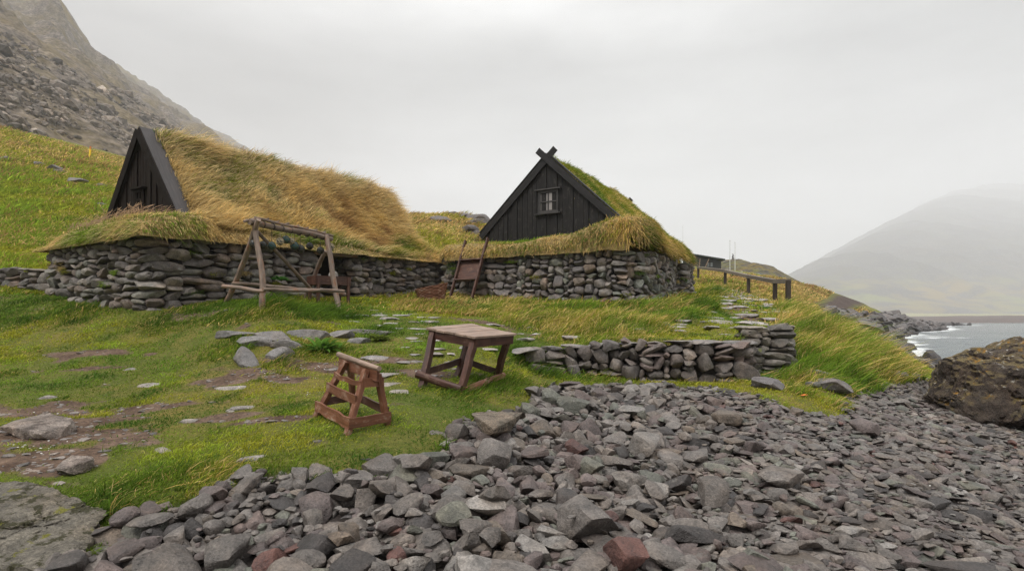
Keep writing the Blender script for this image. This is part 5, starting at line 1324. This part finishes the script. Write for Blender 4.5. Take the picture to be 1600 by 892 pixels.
# capping slabs of the terrace
r = np.random.default_rng(77)
for i, (u, v, L_, w_) in enumerate([(822,531,.42,.3),(862,533,.3,.26),(900,532,.44,.28),(935,529,.4,.3),(985,528,.38,.3),(1020,530,.3,.24),(1062,527,.5,.34),(1105,527,.46,.34),(1150,531,.6,.32),(1178,535,.34,.26),(1090,521,.4,.3)]):
    d = ty((u-800)/F*9.75)+.16; p = at(u, v, d); 
    lab = ['narrow flat capstone at the thin left end of the terrace wall, next to the table', 'squat capstone second from the left end of the terrace wall', 'flat brown capstone on the terrace wall above a clump of grass', 'light grey capstone with a sharp edge on the terrace wall', 'thin capstone on the terrace wall above a squared brown stone',
           'small capstone where the terrace wall begins to rise', 'wide dark capstone on the tall part of the terrace wall', 'thin capstone overhanging dark gaps in the tall part of the terrace wall', 'long thin pale capstone reaching toward the end pier', 'pointed pale capstone touching the end pier', 'flat slab set behind the capstones where the path meets the terrace'][i]
    zz = float(np.interp(p.x, [.35, 1.2, 2.8, 4.1], [1.07, 1.12, 1.19, 1.19]))
    stone_at('capstone', (p.x, p.y, zz), (L_*1.15, w_*1.2, .07), lab, 'capstone', 800+i, 12, .3, rz=r.normal()*.2, col=tuple(np.array((.17, .155, .145))*r.uniform(.75, 1.3)), sub=4, group='slabs capping the terrace wall', tilt=(r.normal()*.04, r.normal()*.04))

# ------------------------------------------------------------------ boulders and slabs placed one by one
M_LICHEN = rock_mat('lichen_boulder', 'rgb', base=(.085, .064, .05), rough=(.65, .9), scale=.8, pits=False, bumpk=2.2, cracks=.9,
    lichen=[((.19, .14, .05), 3.2, .38, .56, (.25, .7)), ((.34, .17, .015), 5.5, .57, .61, (.4, .8)), ((.50, .47, .42), 9.0, .585, .62, (.3, .75)), ((.11, .095, .08), 3.2, .55, .7, None)])
M_MOSSY = rock_mat('mossy_boulder', 'rgb', base=(.20, .178, .142), rough=(.7, .9), scale=1.0, bumpk=2.0, cracks=2.2,
    lichen=[((.05, .045, .015), 6.0, .52, .57, None), ((.20, .19, .02), 4, .60, .64, (.4, .9)), ((.30, .28, .24), 7, .64, .70, None)])
M_BED = rock_mat('bedrock', 'rgb', base=(.32, .265, .23), rough=(.6, .9), scale=.8, bumpk=1.8, cracks=2.5, lichen=[((.10, .075, .06), 2.0, .55, .66, None)])
M_TAN = rock_mat('tan_slab', 'rgb', base=(.24, .195, .15), rough=(.6, .85), scale=.7, bumpk=1.8, cracks=3, lichen=[((.11, .09, .065), 4.0, .5, .62, None)])
def big_rock(name, hull, label, seed, mat, cat='boulder', scale=1.0, sub=5, cuts=16, lift=0):
    """boulder: hull of surveyed corners, rounded and roughened"""
    b = bmesh.new(); vs_ = [b.verts.new(p) for p in hull]; bmesh.ops.convex_hull(b, input=vs_)
    c = sum((Vector(p) for p in hull), Vector())/len(hull)
    V, Fc = ICO[sub]; me0 = bpy.data.meshes.new('t'); b.to_mesh(me0); b.free()
    from mathutils.bvhtree import BVHTree
    b2 = bmesh.new(); b2.from_mesh(me0); bv = BVHTree.FromBMesh(b2); out = np.empty_like(V)
    for i, v in enumerate(V):
        hit = bv.ray_cast(c, Vector(v)); out[i] = np.array(hit[0]-c) if hit[0] is not None else v*.2
    b2.free()
    adj = [[] for _ in V]
    for f in Fc:
        for q in range(3): adj[f[q]].append(f[(q+1) % 3]); adj[f[(q+1) % 3]].append(f[q])
    mx_ = max(len(a) for a in adj); AD = np.array([a+[a[0]]*(mx_-len(a)) for a in adj])
    for _ in range(2): out = out*.5+out[AD].mean(1)*.5
    nn = out/np.linalg.norm(out, axis=1)[:, None]
    rr_ = np.random.default_rng(int(seed*7)); ext = np.abs(out).max(0)
    for _ in range(cuts):      # broken faces
        n_ = rr_.normal(size=3)*np.array([1, 1, .8]); n_ /= np.linalg.norm(n_); dd_ = out@n_; m_ = np.percentile(dd_, rr_.uniform(93, 99)); kk = dd_-m_
        out = out-np.where(kk > 0, kk*.9, 0)[:, None]*n_
    q = out*2.2/scale+seed
    out = out+nn*(scale*(.11*fbm(q[:, 0], q[:, 1], q[:, 2], 5)+.05*(1-np.abs(fbm(q[:, 0]*.7, q[:, 1]*.7, q[:, 2]*1.6, 3))*2)+.045*fbm(q[:, 0]*3, q[:, 1]*3, q[:, 2]*3, 5)-.03*np.clip(fbm(q[:, 0]*9, q[:, 1]*9, q[:, 2]*9, 3)*3-.3, 0, 1)-.05*np.clip(1-np.abs(fbm(q[:, 0]*1.3, q[:, 1]*1.3, q[:, 2]*2.2+9, 4))*14, 0, 1)))[:, None]
    c = c+Vector((0, 0, lift)); o = link(name, mk_mesh(name, out, [Fc]), mat, None, c); bpy.data.meshes.remove(me0); return tag(o, label, cat)
def P3(u, v, d): return tuple(at(u, v, d))
big_rock('lichen_boulder', [P3(1408,612,9.7),P3(1410,640,9.9),P3(1470,665,9.3),P3(1540,690,9.0),P3(1620,700,8.8),P3(1430,584,9.9),P3(1475,564,9.8),P3(1540,545,9.6),P3(1590,528,9.7),P3(1650,518,9.8),P3(1740,545,9.8),P3(1470,570,10.8),P3(1560,560,11.3),P3(1680,560,11.4),P3(1540,575,9.0),P3(1595,572,8.9),P3(1690,600,9.0),P3(1740,700,9.0),P3(1640,690,10.8),P3(1450,640,10.9)],
    'huge dark boulder with orange and white lichen at the right edge by the sea', 3.0, M_LICHEN, scale=1.1, sub=6, cuts=20)
big_rock('rock', [P3(1572,645,8.7),P3(1700,700,7.8),P3(1620,622,8.4),P3(1720,620,8.6),P3(1590,672,8.3)], 'low dark rock with moss under the right side of the lichen boulder', 5.0, M_LICHEN, 'rock', .6, 4)
big_rock('mossy_boulder', [P3(-90,780,3.9),P3(-20,752,4.2),P3(70,742,4.25),P3(140,764,4.15),P3(172,800,3.85),P3(140,838,3.55),P3(85,905,3.15),P3(-120,930,2.95),P3(150,860,3.6),P3(-120,900,3.9),P3(60,905,3.4),P3(120,880,3.5)],
    'large flat pitted boulder with moss spots in the lower left corner', 7.0, M_MOSSY, scale=.5, cuts=3, sub=6)
big_rock('rock_slab', [P3(-40,690,5.3),P3(10,668,5.9),P3(85,650,6.3),P3(150,665,5.9),P3(172,688,5.5),P3(90,697,5.35),P3(60,700,5.6),P3(100,710,5.6)], 'pale flat rock slab rising from brown dirt at the left edge', 9.0, M_BED, 'rock', .14, cuts=8, lift=.09)
big_rock('rock', [P3(70,745,4.55),P3(95,722,4.8),P3(150,718,4.85),P3(168,740,4.6),P3(120,755,4.4),P3(110,760,4.7)], 'brown rock sunk in grass between the pale slab and the mossy boulder', 10.0, M_BED, 'rock', .12, 4, 8, .08)
big_rock('rock', [P3(-20,745,4.6),P3(40,738,4.7),P3(80,745,4.6),P3(30,762,4.4),P3(40,765,4.7)], 'low moss covered rock just behind the mossy boulder', 12.0, M_BED, 'rock', .12, 4, 8, .05)
big_rock('rock_slab', [P3(722,668,5.6),P3(740,655,6.0),P3(800,642,6.2),P3(845,650,6.0),P3(826,675,5.6),P3(770,692,5.2),P3(725,690,5.2),P3(770,700,5.6)], 'flat tan cracked slab at the edge of beach and grass, in front of the table', 11.0, M_TAN, 'rock slab', .12, cuts=8, lift=.10)
# fallen stones and ledge in the lawn
LED = [(385,560,8.7,(.62,.30,.30),'long grey stone leaning from the ledge down into the grass, left of its fallen neighbour',-.75,.5),(437,550,8.8,(.42,.24,.26),'dark smooth stone tilted down to the right in the grass in front of the ledge',.75,-.5),
 (372,517,10.2,(.8,.35,.14),'thin flat ledge stone at the left end of the ledge in the lawn',0,0),(425,521,10.0,(.7,.4,.2),'broad ledge stone above the two leaning stones',.05,0),(480,520,10.0,(.75,.35,.24),'rounded grey ledge stone in the middle of the ledge',-.05,0),(530,519,10.0,(.5,.3,.2),'smooth ledge stone next to the leafy dock plant',.05,0),(575,515,10.2,(.75,.28,.16),'long thin ledge stone at the right end of the ledge',.12,0),
 (400,531,9.6,(.6,.3,.24),'dark stone wedged low under the left part of the ledge',0,0),(450,535,9.5,(.5,.3,.2),'low stone under the middle of the ledge',0,0),(560,528,9.7,(.4,.25,.14),'small brown stone under the right end of the ledge',0,0)]
for i, (u, v, d, sz, lab, rz, tl) in enumerate(LED):
    x, y, _ = Gp(u, v+6); z = float(H(x, y)); p = Vector((x, y, z+sz[2]*.02))
    stone_at('ledge_stone' if i > 1 else 'fallen_stone', p, sz, lab, 'stone', 900+i, 9, .5, rz=rz, col=tuple(np.array((.155, .145, .14))*r.uniform(.8, 1.2)), sub=4, tilt=(0, tl), boxy=.35)
# flat stones sunk in the lawn
LAWN = [(383,636,.42,'flat broken stone lying in the lawn left of the trestle'),(362,642,.2,'small flat stone touching the broken stone in the lawn'),(292,658,.26,'small flat grey stone alone in the lawn above the mossy edge'),(253,704,.28,'dark flat stone in the grass above the beach corner'),(205,577,.3,'pale flat stone flush with the mossy lawn at the left'),(240,601,.5,'long pale stone nearly covered by moss'),(362,605,.5,'flat stone at the near edge of the bare dirt'),(75,621,.3,'pale flat stone in green moss near the left edge'),(630,508,.4,'x'),
 (548,566,.3,'pale stone flush with the dirt path behind the trestle'),(605,600,.5,'low rounded grey stone behind the right leg of the trestle'),(622,612,.4,'flat pale stone between the trestle and the table'),(652,565,.34,'pale stone left of the table, behind its left leg'),(60,690,.2,'x'),(395,716,.3,'flat brown stone on the lawn near the beach edge'),(310,733,.28,'x'),(600,683,.2,'x')]
for i, (u, v, s_, lab) in enumerate(LAWN):
    if lab == 'x': continue
    x, y, z = Gp(u, v); stone_at('sunken_stone', (x, y, z-.026), (s_*.85, s_*.5, .10), lab, 'stone', 950+i, 12, .3, rz=r.normal()*.3, col=tuple(np.array((.24, .215, .195))*r.uniform(.7, 1.2)), sub=3)
# flagstones of the path
def flagstones():
    rr = np.random.default_rng(8); pr = [rock_shape(1200+i, 3, 12, (.4, .85), .2, .3, .04, .02) for i in range(8)]
    pr = [protomesh(p, 3, 'flagstone') for p in pr]; pts = []
    def strip(poly, n, smin, smax, seg):
        P = np.array([Gp(u, v)[:2] for u, v in poly]); sg = np.hypot(*(P[1:]-P[:-1]).T); S = np.concatenate(([0], np.cumsum(sg)))
        c = 0; t = 0
        while c < n and t < n*40:
            t += 1; s = rr.uniform(0, S[-1]); w_ = rr.normal()*.38; i = min(len(P)-2, int(np.searchsorted(S, s)-1)) if s > 0 else 0
            tg = (P[i+1]-P[i])/sg[i]; q = np.array([np.interp(s, S, P[:, 0]), np.interp(s, S, P[:, 1])])+np.array([-tg[1], tg[0]])*w_
            sz = rr.uniform(smin, smax)
            if any(math.hypot(q[0]-a, q[1]-b) < (sz+e)*.85 for a, b, e, _ in pts) or in_house(q[0], q[1], .1): continue
            pts.append((q[0], q[1], sz, seg)); c += 1
    strip([(660,590),(640,565),(655,545),(690,535),(650,520),(640,505),(600,492),(560,487)], 40, .09, .26, 'a')
    strip([(690,540),(760,515),(830,512),(960,506),(1050,505),(1110,508)], 22, .10, .26, 'b')
    strip([(1085,514),(1120,508),(1160,500),(1175,485),(1165,470),(1150,460),(1138,452)], 95, .14, .44, 'c')
    lab = {'a': 'flat pale flagstone sunk in the grass between the table and the turf house doorway', 'b': 'flat flagstone in the bare strip above the terrace wall', 'c': 'flat flagstone of the path climbing beside the timber rail'}
    for x, y, sz, seg in pts:
        z = float(H(x, y)); o = link('flagstone', pr[int(rr.integers(8))], M_STONE_OBJ, None, (x, y, z-sz*.07)); o.scale = (sz, sz, sz*.8); o.rotation_euler = (0, 0, rr.normal()*.5)
        o.color = (*(np.array((.30, .275, .265))*rr.uniform(.7, 1.2)), 1); tag(o, lab[seg], 'flagstone', 'flagstones of the path')
flagstones()
# small stones trodden into the bare dirt
def dirt_pebbles():
    rr = np.random.default_rng(88); x, y = near_samples(60000, rr, 4, 15, 1.2); k = (dirt(x, y) > .5) & (beach(x, y) < 0) & (rr.random(len(x)) < .16); x, y = x[k][:1500], y[k][:1500]; z = H(x, y); A = Acc()
    for a, b, c in zip(x, y, z):
        s = rr.uniform(.012, .04)*math.exp(rr.normal()*.3); A.add((FLA2[int(rr.integers(12))]*s)@rotm(0, 0, rr.uniform(0, 6)).T+np.array([a, b, c]), ICO[2][1], np.array((.13, .115, .105))*rr.uniform(.6, 1.6))
    tag(link('gravel', A.mesh('gravel'), M_STONE), kind='stuff')
dirt_pebbles()
# white shell and bone chips in the dirt
def chips():
    rr = np.random.default_rng(3); A = Acc(); V, Fc = ICO[2]
    for (cu, cv, su, sv, n) in ((35,668,45,14,26),(60,700,50,8,16),(500,575,70,6,14),(430,590,60,6,8),(490,612,20,5,12),(1500,760,60,60,8)):
        for _ in range(n):
            u, v = cu+rr.normal()*su*.6, cv+rr.normal()*sv*.6; x, y, z = Gp(u, v); s = rr.uniform(.004, .012)
            A.add(V*np.array([s, s*.7, s*.4])@rotm(0, 0, rr.uniform(0, 6)).T+np.array([x, y, z+.004]), Fc, (.55, .52, .46))
    tag(link('shell_chips', A.mesh('shell_chips'), plain_mat('shell', (.72, .70, .66), .6)), kind='stuff')
chips()

# ------------------------------------------------------------------ rocks on the hillside, hill crest and in the sea
HR = [(120,285,1.5,'wide flat grey rock on the green hillside'),(62,258,1.0,'dark rock high on the green hillside'),(85,264,1.3,'rock beside the dark one high on the hillside'),(92,270,1.0,'low rock under the high pair on the hillside'),(8,250,1.1,'dark rock on the hillside at the left edge'),(158,292,1.0,'small rock near the gable on the green hillside'),(40,223,.8,'small rock near the hill crest at the left'),(162,322,.6,'pale stone on the hillside behind the gable foot')]
for i, (u, v, s_, lab) in enumerate(HR):
    x, y, z = Gp(u, v, 14); stone_at('hillside_rock', (x, y, z+.05), (s_, s_*.8, s_*.35), lab, 'rock', 1000+i, 10, .5, rz=r.uniform(0, 3), col=tuple(np.array((.12, .11, .105))*r.uniform(.7, 1.3)), sub=3)
HR2 = [(690,346,2.0,'pale rock outcrop near the top of the middle hill'),(700,343,1.2,'x'),(745,345,2.6,'dark crag on the right shoulder of the middle hill'),(752,351,2.2,'lower dark crag on the right shoulder of the middle hill'),(725,340,1.6,'low rock on the skyline of the middle hill'),(710,337,1.3,'small rock left on the skyline of the middle hill'),(738,350,1.4,'reddish rock below the dark crag'),(735,361,1.9,'dark lone rock behind the left end of the right house'),(743,365,1.6,'small rock leaning on the dark lone rock')]
for i, (u, v, s_, lab) in enumerate(HR2):
    if lab == 'x': continue
    d = 58 if v < 355 else 24; k = 1 if v < 355 else .4
    x, y, z = Gp(u, v, 21); s2 = s_*(y/60); stone_at('hilltop_rock', (x, y, z), (s2*1.2, s2, s2*.6), lab, 'rock', 1040+i, 12, .6, rz=r.uniform(0, 3), col=tuple(np.array((.11, .095, .09))*r.uniform(.7, 1.3)), sub=3)
SEAR = [(1455,536,34,22,26,'largest dark rock standing in the surf, left of the lichen boulder'),(1437,544,24,12,26,'flat dark rock awash left of the largest surf rock'),(1455,545,14,9,24,'small rock in front of the largest surf rock'),(1473,545,22,9,24,'low rock right of the largest surf rock'),(1460,555,16,14,22,'pointed black rock nearest in the surf'),(1467,558,9,6,21.5,'tiny rock beside the nearest black one'),(1420,551,12,6,24,'small rock awash near the grassy bank'),(1412,529,18,10,36,'dark rock at the edge of the shore'),(1420,526,22,10,38,'long dark rock half in the surf by the shore'),(1412,521,9,4,50,'small far rock in calm water'),(1432,511,16,3,100,'low skerry off the rocky point'),(1420,509,16,4,105,'skerry joined to the rocky point'),(1405,512,20,7,60,'rock at the foot of the rocky point'),(1445,551,26,5,24,'flat rock awash in white foam')]
for i, (u, v, wp, hp, d, lab) in enumerate(SEAR):
    p = at(u, v+hp/2, d); w_, h_ = wp/F*d, hp/F*d; z0 = SEA-.25
    d2 = min(d, (EYE-SEA+.05)*F/max(4, (v+hp/2-HOR))); p = at(u, v+hp/2, d2); w_, h_ = wp/F*d2, hp/F*d2
    stone_at('surf_rock', (p.x, p.y, SEA+h_*.2), (w_, w_*.8, h_*1.7), lab, 'rock', 1100+i, 8, .6, rz=r.normal()*.2, col=(.045, .04, .04), sub=3)
def shore_rocks():
    rr = np.random.default_rng(14); A = Acc()
    n = 15000; y = np.exp(rr.uniform(math.log(17), math.log(210), n)); x = y*rr.uniform(.45, .85, n); z = H(x, y); u = x/y*F+800
    k = ((y > 30) | (u > 1388)) & (z < 1.9+.6*fbm(x/5, y/5, 2, 3)) & (z > SEA-.10) & ~((u-1290-(y-45)*1.2 < 10) & (y < 90) & (z > 1.6)); x, y, z = x[k], y[k], z[k]
    for a, b, c in zip(x, y, z):
        s = min(.40, .10+.0024*b+.10*float(sstep(40, 80, b)))*math.exp(rr.normal()*.42); V = ANG2[int(rr.integers(14))]*s@rotm(rr.normal()*.3, rr.normal()*.3, rr.uniform(0, 6)).T
        A.add(V+np.array([a, b, c+s*.25]), ICO[2][1], np.array((.085, .076, .074))*rr.uniform(.55, 1.7)*(.6 if c < SEA+.25 else 1))
    print('shore rocks', len(x))
    # rocky rim of the inland bank
    tag(link('shore_boulders', A.mesh('shore_boulders'), rock_mat('shore_rock', 'attr', rough=(.4, .7), scale=.4, pits=False)), kind='stuff')
shore_rocks()

# ------------------------------------------------------------------ timber rail along the path
def build_fence():
    posts = [(1091,455,40,'x'),(1133,447,32.5,''),(1169.5,457,27.5,''),(1211,468,22.5,''),(1231.5,481,19.0,'')]; tops = [419, 424.5, 433.5, 441.5, 438.5]
    c = at(1169, 457, 27.5); t = empty('timber_fence', c, 'dark timber fence of square posts and one long top rail beside the path', 'fence'); T_ = []
    for (u, v, d, _), tv in zip(posts, tops):
        b = at(u, v, d); b.z = float(H(b.x, b.y))-.1; tp_ = at(u, tv, d); T_.append(tp_); board('post', b, tp_, .13, .13, M_POST, t, (0, 1, 0), .002, bev=.01)
    for a, b in ((0, 1), (1, 2), (2, 3), (3, 4)):
        p, q = T_[a]+Vector((0, 0, .05)), T_[b]+Vector((0, 0, .05 if b != 4 else -.02)); board('top_rail', p, q, .20, .15, M_RAILTOP, t, (0, 0, 1), .003, bev=.02)
build_fence()

# ------------------------------------------------------------------ far shed, poles, vehicles, marker, cairn
def build_shed():
    d = 96.0; 
    def q(u, v, dd=0): return at(u, v, d+dd)
    c = q(1103, 420); t = empty('shed', c, 'small black wooden shed with a low roof on the rise beyond the right house', 'shed')
    L0, R0 = q(1081, 423), q(1117, 423, 3)
    def box(nm, x0, x1, y0, y1, z0, z1, mat, z1b=None):
        z1b = z1 if z1b is None else z1b
        V = np.array([(x0, y0, z0), (x1, y0, z0), (x1, y1, z0), (x0, y1, z0), (x0, y0, z1), (x1, y0, z1b), (x1, y1, z1b), (x0, y1, z1)])-np.array(c)
        me = mk_mesh(nm, V, [np.array([[0, 3, 2, 1], [4, 5, 6, 7], [0, 1, 5, 4], [1, 2, 6, 5], [2, 3, 7, 6], [3, 0, 4, 7]])], smooth=False); return link(nm, me, mat, t)
    x0, x1 = L0.x, R0.x; zb = q(1100, 425).z-1; zl = q(1086, 398.5).z; zr = q(1119, 407).z
    mw = plain_mat('shed_black', (.018, .018, .018), .6); mrf = plain_mat('shed_roof', (.022, .028, .025), .6); mgl = plain_mat('shed_glass', (.16, .17, .18), .3, var=.1)
    box('shed_body', x0, x1, d, d+5, zb, zl-.1, mw, zr-.15); box('roof', x0-.2, x1+.5, d-.5, d+5.5, zl, zl+.22, mrf, None)
    bpy.data.objects[-1] if False else None
    rf = t.children[-1] if t.children else None
    # slope the roof with the walls
    for o in [o for o in bpy.data.objects if o.parent == t and o.name.startswith('roof')]:
        for v in o.data.vertices:
            if v.co.x > 0: v.co.z += (zr-zl)
    for u in (1107, 1112): p = q(u, 411); box('window', p.x-.2, p.x+.14, d-.05, d+.0, q(0, 416.5).z, q(0, 410.5).z, mgl)
    mbr = plain_mat('shed_brace', (.22, .15, .11), .7)
    for u0, u1 in ((1092, 1094), (1101, 1108)): logp('brace', q(u0, 420, -.4), q(u1, 404, -.3), .09, .09, mbr, t, u0, 0, .02, 8)
build_shed()
mwht = plain_mat('white_paint', (.62, .62, .60), .5, var=.05)
def pole(name, u, v0, v1, d, rad, lab, cat, mat=mwht):
    a, b = at(u, v1, d), at(u, v0, d); t = empty(name, a, lab, cat)
    logp('pole', a, b, rad, rad*.55, mat, t, 3, 0, 0, 10); V, Fc = ICO[2]; link('finial', mk_mesh('finial', V*rad*1.2, [Fc]), mat, t, b-a); return t
pole('flagpole', 1140.5, 376, 433, 100, .075, 'white flagpole with no flag, left one of the close pair beyond the fence', 'flagpole')
pole('flagpole', 1148.5, 379, 433, 104, .075, 'white flagpole with no flag, right one of the close pair beyond the fence', 'flagpole')
pole('flagpole', 1067, 352, 400, 90, .035, 'thin lone pole rising behind the roof slope of the right house', 'flagpole')
def vehicle(u, v, w_px, d, colr, lab, rz):
    c = at(u, v, d); c.z = float(H(c.x, c.y)) if False else c.z; L_ = 4.3; t = empty('parked_car', c, lab, 'car'); t.rotation_euler = (0, 0, rz)
    prof = [(-2.1, .35), (-2.15, .8), (-1.5, .95), (-.9, 1.45), (.9, 1.5), (1.7, 1.05), (2.1, .9), (2.15, .4)]
    b = bmesh.new(); s1 = [b.verts.new((x, -.85, z)) for x, z in prof]; s2 = [b.verts.new((x, .85, z)) for x, z in prof]; b.faces.new(s1); b.faces.new(s2[::-1])
    for i in range(len(prof)): j = (i+1) % len(prof); b.faces.new((s1[j], s1[i], s2[i], s2[j]))
    bmesh.ops.recalc_face_normals(b, faces=b.faces); bmesh.ops.bevel(b, geom=b.edges[:], offset=.06, segments=2, affect='EDGES'); me = bpy.data.meshes.new('car_body'); b.to_mesh(me); b.free()
    link('car_body', me, plain_mat('car_paint', colr, .3, var=.03), t)
    g = mk_mesh('window', np.array([(-.8, -.87, 1.0), (1.3, -.87, 1.0), (.8, -.87, 1.4), (-.7, -.87, 1.38)]), [np.array([[0, 1, 2, 3]])], smooth=False)
    gg = bmesh.new(); gg.from_mesh(g); rr = bmesh.ops.extrude_face_region(gg, geom=gg.faces[:]); [setattr(v_, 'co', v_.co+Vector((0, .03, 0))) for v_ in rr['geom'] if isinstance(v_, bmesh.types.BMVert)]; gg.to_mesh(g); gg.free(); link('window', g, M_GLASS, t)
    for x in (-1.35, 1.35): logp('wheel', Vector((0, 0, 0)), Vector((0, .2, 0)), .33, .33, M_POST, t, 1, 0, 0, 16).location = (x, -.9, .33)
    for o in [o for o in bpy.data.objects if o.parent == t and o.name.startswith('wheel')]: o.rotation_euler = (0, 0, math.pi/2)
vehicle(1150, 435.5, 20, 118, (.8, .8, .8), 'white car parked beyond the fence, mostly hidden by the grassy rise', .2)
vehicle(1178, 438.5, 14, 118, (.10, .14, .2), 'dark blue grey car parked right of the white one beyond the fence', .1)
def marker():
    x, y, z = Gp(139.5, 251, 30); t = empty('marker_post', (x, y, z), 'yellow marker post leaning slightly on the crest of the green hill', 'marker post'); h_ = 22/F*y
    my = plain_mat('yellow_paint', (.95, .60, .02), .5, var=.1); mo = plain_mat('orange_band', (.65, .18, .02), .5, var=.1)
    board('post', Vector((x, y, z-.1)), Vector((x+.10, y, z+h_*.8)), .15, .10, my, t, (1, 0, 0), .001); board('tip', Vector((x+.10, y, z+h_*.8)), Vector((x+.12, y, z+h_)), .11, .08, mo, t, (1, 0, 0), .001)
marker()
cp = at(1145.3, 407, 249); A = Acc(); rr = np.random.default_rng(1)
for i in range(14): A.add(ANG2[i % 14]*(.62-.03*i)+np.array([rr.normal()*.15, rr.normal()*.15, .28*i*.8]), ICO[2][1], (.10, .09, .08))
tag(link('cairn', A.mesh('cairn'), M_STONE, None, cp), 'small stone cairn on top of the far grassy hill', 'cairn')

# ------------------------------------------------------------------ leafy plants
def leafy(name, u, v, n, ln, wd, col, lab, seed, spread=.8, d=None, z=None):
    rr = np.random.default_rng(seed)
    if d is None: x, y, zz = Gp(u, v)
    else: p = at(u, v, d); x, y, zz = p
    A = Acc()
    for i in range(n):
        a = rr.uniform(0, 6.28); el = rr.uniform(.3, 1.2); l = ln*rr.uniform(.6, 1.2); w_ = wd*rr.uniform(.7, 1.2); m_ = 7
        t_ = np.linspace(0, 1, m_); r_ = l*(t_*math.cos(el)+.35*t_*t_*spread); h_ = l*(t_*math.sin(el)-.45*t_**2*spread); wv = w_*np.sin(np.pi*np.clip(t_*.9+.08, 0, 1))**.8
        cx, sx = math.cos(a), math.sin(a); o_ = rr.normal(0, ln*.22, 2)
        Lf = np.stack([cx*r_-sx*wv/2+o_[0], sx*r_+cx*wv/2+o_[1], h_+wv*.18], 1); Rt = np.stack([cx*r_+sx*wv/2+o_[0], sx*r_-cx*wv/2+o_[1], h_+wv*.18], 1); Cn = np.stack([cx*r_+o_[0], sx*r_+o_[1], h_], 1)
        V = np.concatenate([Lf, Cn, Rt]); q = np.arange(m_-1); Fq = np.concatenate([np.stack([q, q+1, q+1+m_, q+m_], 1), np.stack([q+m_, q+1+m_, q+1+2*m_, q+2*m_], 1)])
        A.add(V, Fq, np.array(col)*rr.uniform(.7, 1.3))
    t = empty(name, (x, y, zz), lab, 'plant'); link('leaves', A.mesh('leaves'), M_GRASS, t)
    A = Acc(); [A.add((ICO[2][0]*np.array([.008, .008, ln*.25]))+np.array([*rr.normal(0, ln*.12, 2), ln*.1]), ICO[2][1], (.10, .12, .03)) for _ in range(5)]; link('stem', A.mesh('stem'), M_GRASS, t)
leafy('dock_plant', 505, 548, 60, .34, .07, (.10, .20, .03), 'broad leaved green dock plant in front of the rock ledge', 1)
leafy('dock_plant', 590, 532, 45, .22, .06, (.13, .17, .03), 'reddish green dock plant at the right end of the rock ledge', 2)
leafy('wall_plant', 438, 438, 90, .16, .06, (.06, .17, .03), 'bright leafy plant growing from the stone wall behind the rack', 3, d=13.1)
leafy('silverweed', 1155, 594, 130, .12, .05, (.22, .32, .12), 'pale green silverweed at the foot of the terrace wall', 4, 1.3)
leafy('silverweed', 1195, 590, 90, .14, .05, (.20, .34, .08), 'bright green weed between the terrace wall and the end pier', 5, 1.3)
leafy('wall_plant', 482, 392, 26, .12, .04, (.07, .15, .03), 'x', 6, d=14.6) if False else None
leafy('weed', 478, 640, 1, .01, .01, (.1, .1, .1), 'x', 7) if False else None
p = Gp(1256, 620); stone_at('orange_scrap', (p[0], p[1], p[2]+.03), (.11, .06, .03), 'bright orange scrap lying among grass and stones below the bank', 'scrap', 1301, 9, .5, col=(.62, .17, .03), sub=3)
# low rocks in the grassy bank foot
for i, (u, v, s_, lab) in enumerate([(1285,590,.42,'grey rock half buried at the foot of the grassy bank'),(1300,610,.6,'flat pale rock below the grassy bank'),(1200,606,.5,'large smooth dark stone at the right end of the terrace foot'),(1400,590,.45,'dark rounded rock where the bank meets the beach'),(1425,592,.4,'second dark rounded rock beside the first, nearer the lichen boulder'),(1270,604,.25,'small grey rock in the grass of the bank foot')]):
    x, y, z = Gp(u, v); stone_at('bank_rock', (x, y, z+s_*.12), (s_, s_*.7, s_*.42), lab, 'rock', 1400+i, 9, .6, rz=r.normal()*.3, col=tuple(np.array((.12, .11, .11))*r.uniform(.7, 1.3)), sub=4)
# ------------------------------------------------------------------ haze
def build_haze():
    bm_ = bmesh.new(); bmesh.ops.create_cube(bm_, size=1)
    x0, x1, y0, y1, z0, z1 = -4300, 5900, -300, 4800, -8.5, ZTOP
    for v in bm_.verts:
        v.co = Vector((x0 if v.co.x < 0 else x1, y0 if v.co.y < 0 else y1, z0 if v.co.z < 0 else z1))
    me = bpy.data.meshes.new('haze'); bm_.to_mesh(me); bm_.free()
    m, nt = new_mat('haze_air')
    pv = N(nt, 'ShaderNodeVolumePrincipled', ins={'Color': (.97, .98, 1, 1), 'Density': HAZE, 'Anisotropy': 0.0})
    o = N(nt, 'ShaderNodeOutputMaterial'); L(nt, pv.outputs[0], o.inputs[1])
    tag(link('haze', me, m), kind='stuff')
HAZE = .00037
ZTOP = max(max((o.matrix_world@Vector(c)).z for c in o.bound_box) for o in bpy.data.objects if o.name in ('mountain', 'far_mountain'))+15
build_haze()
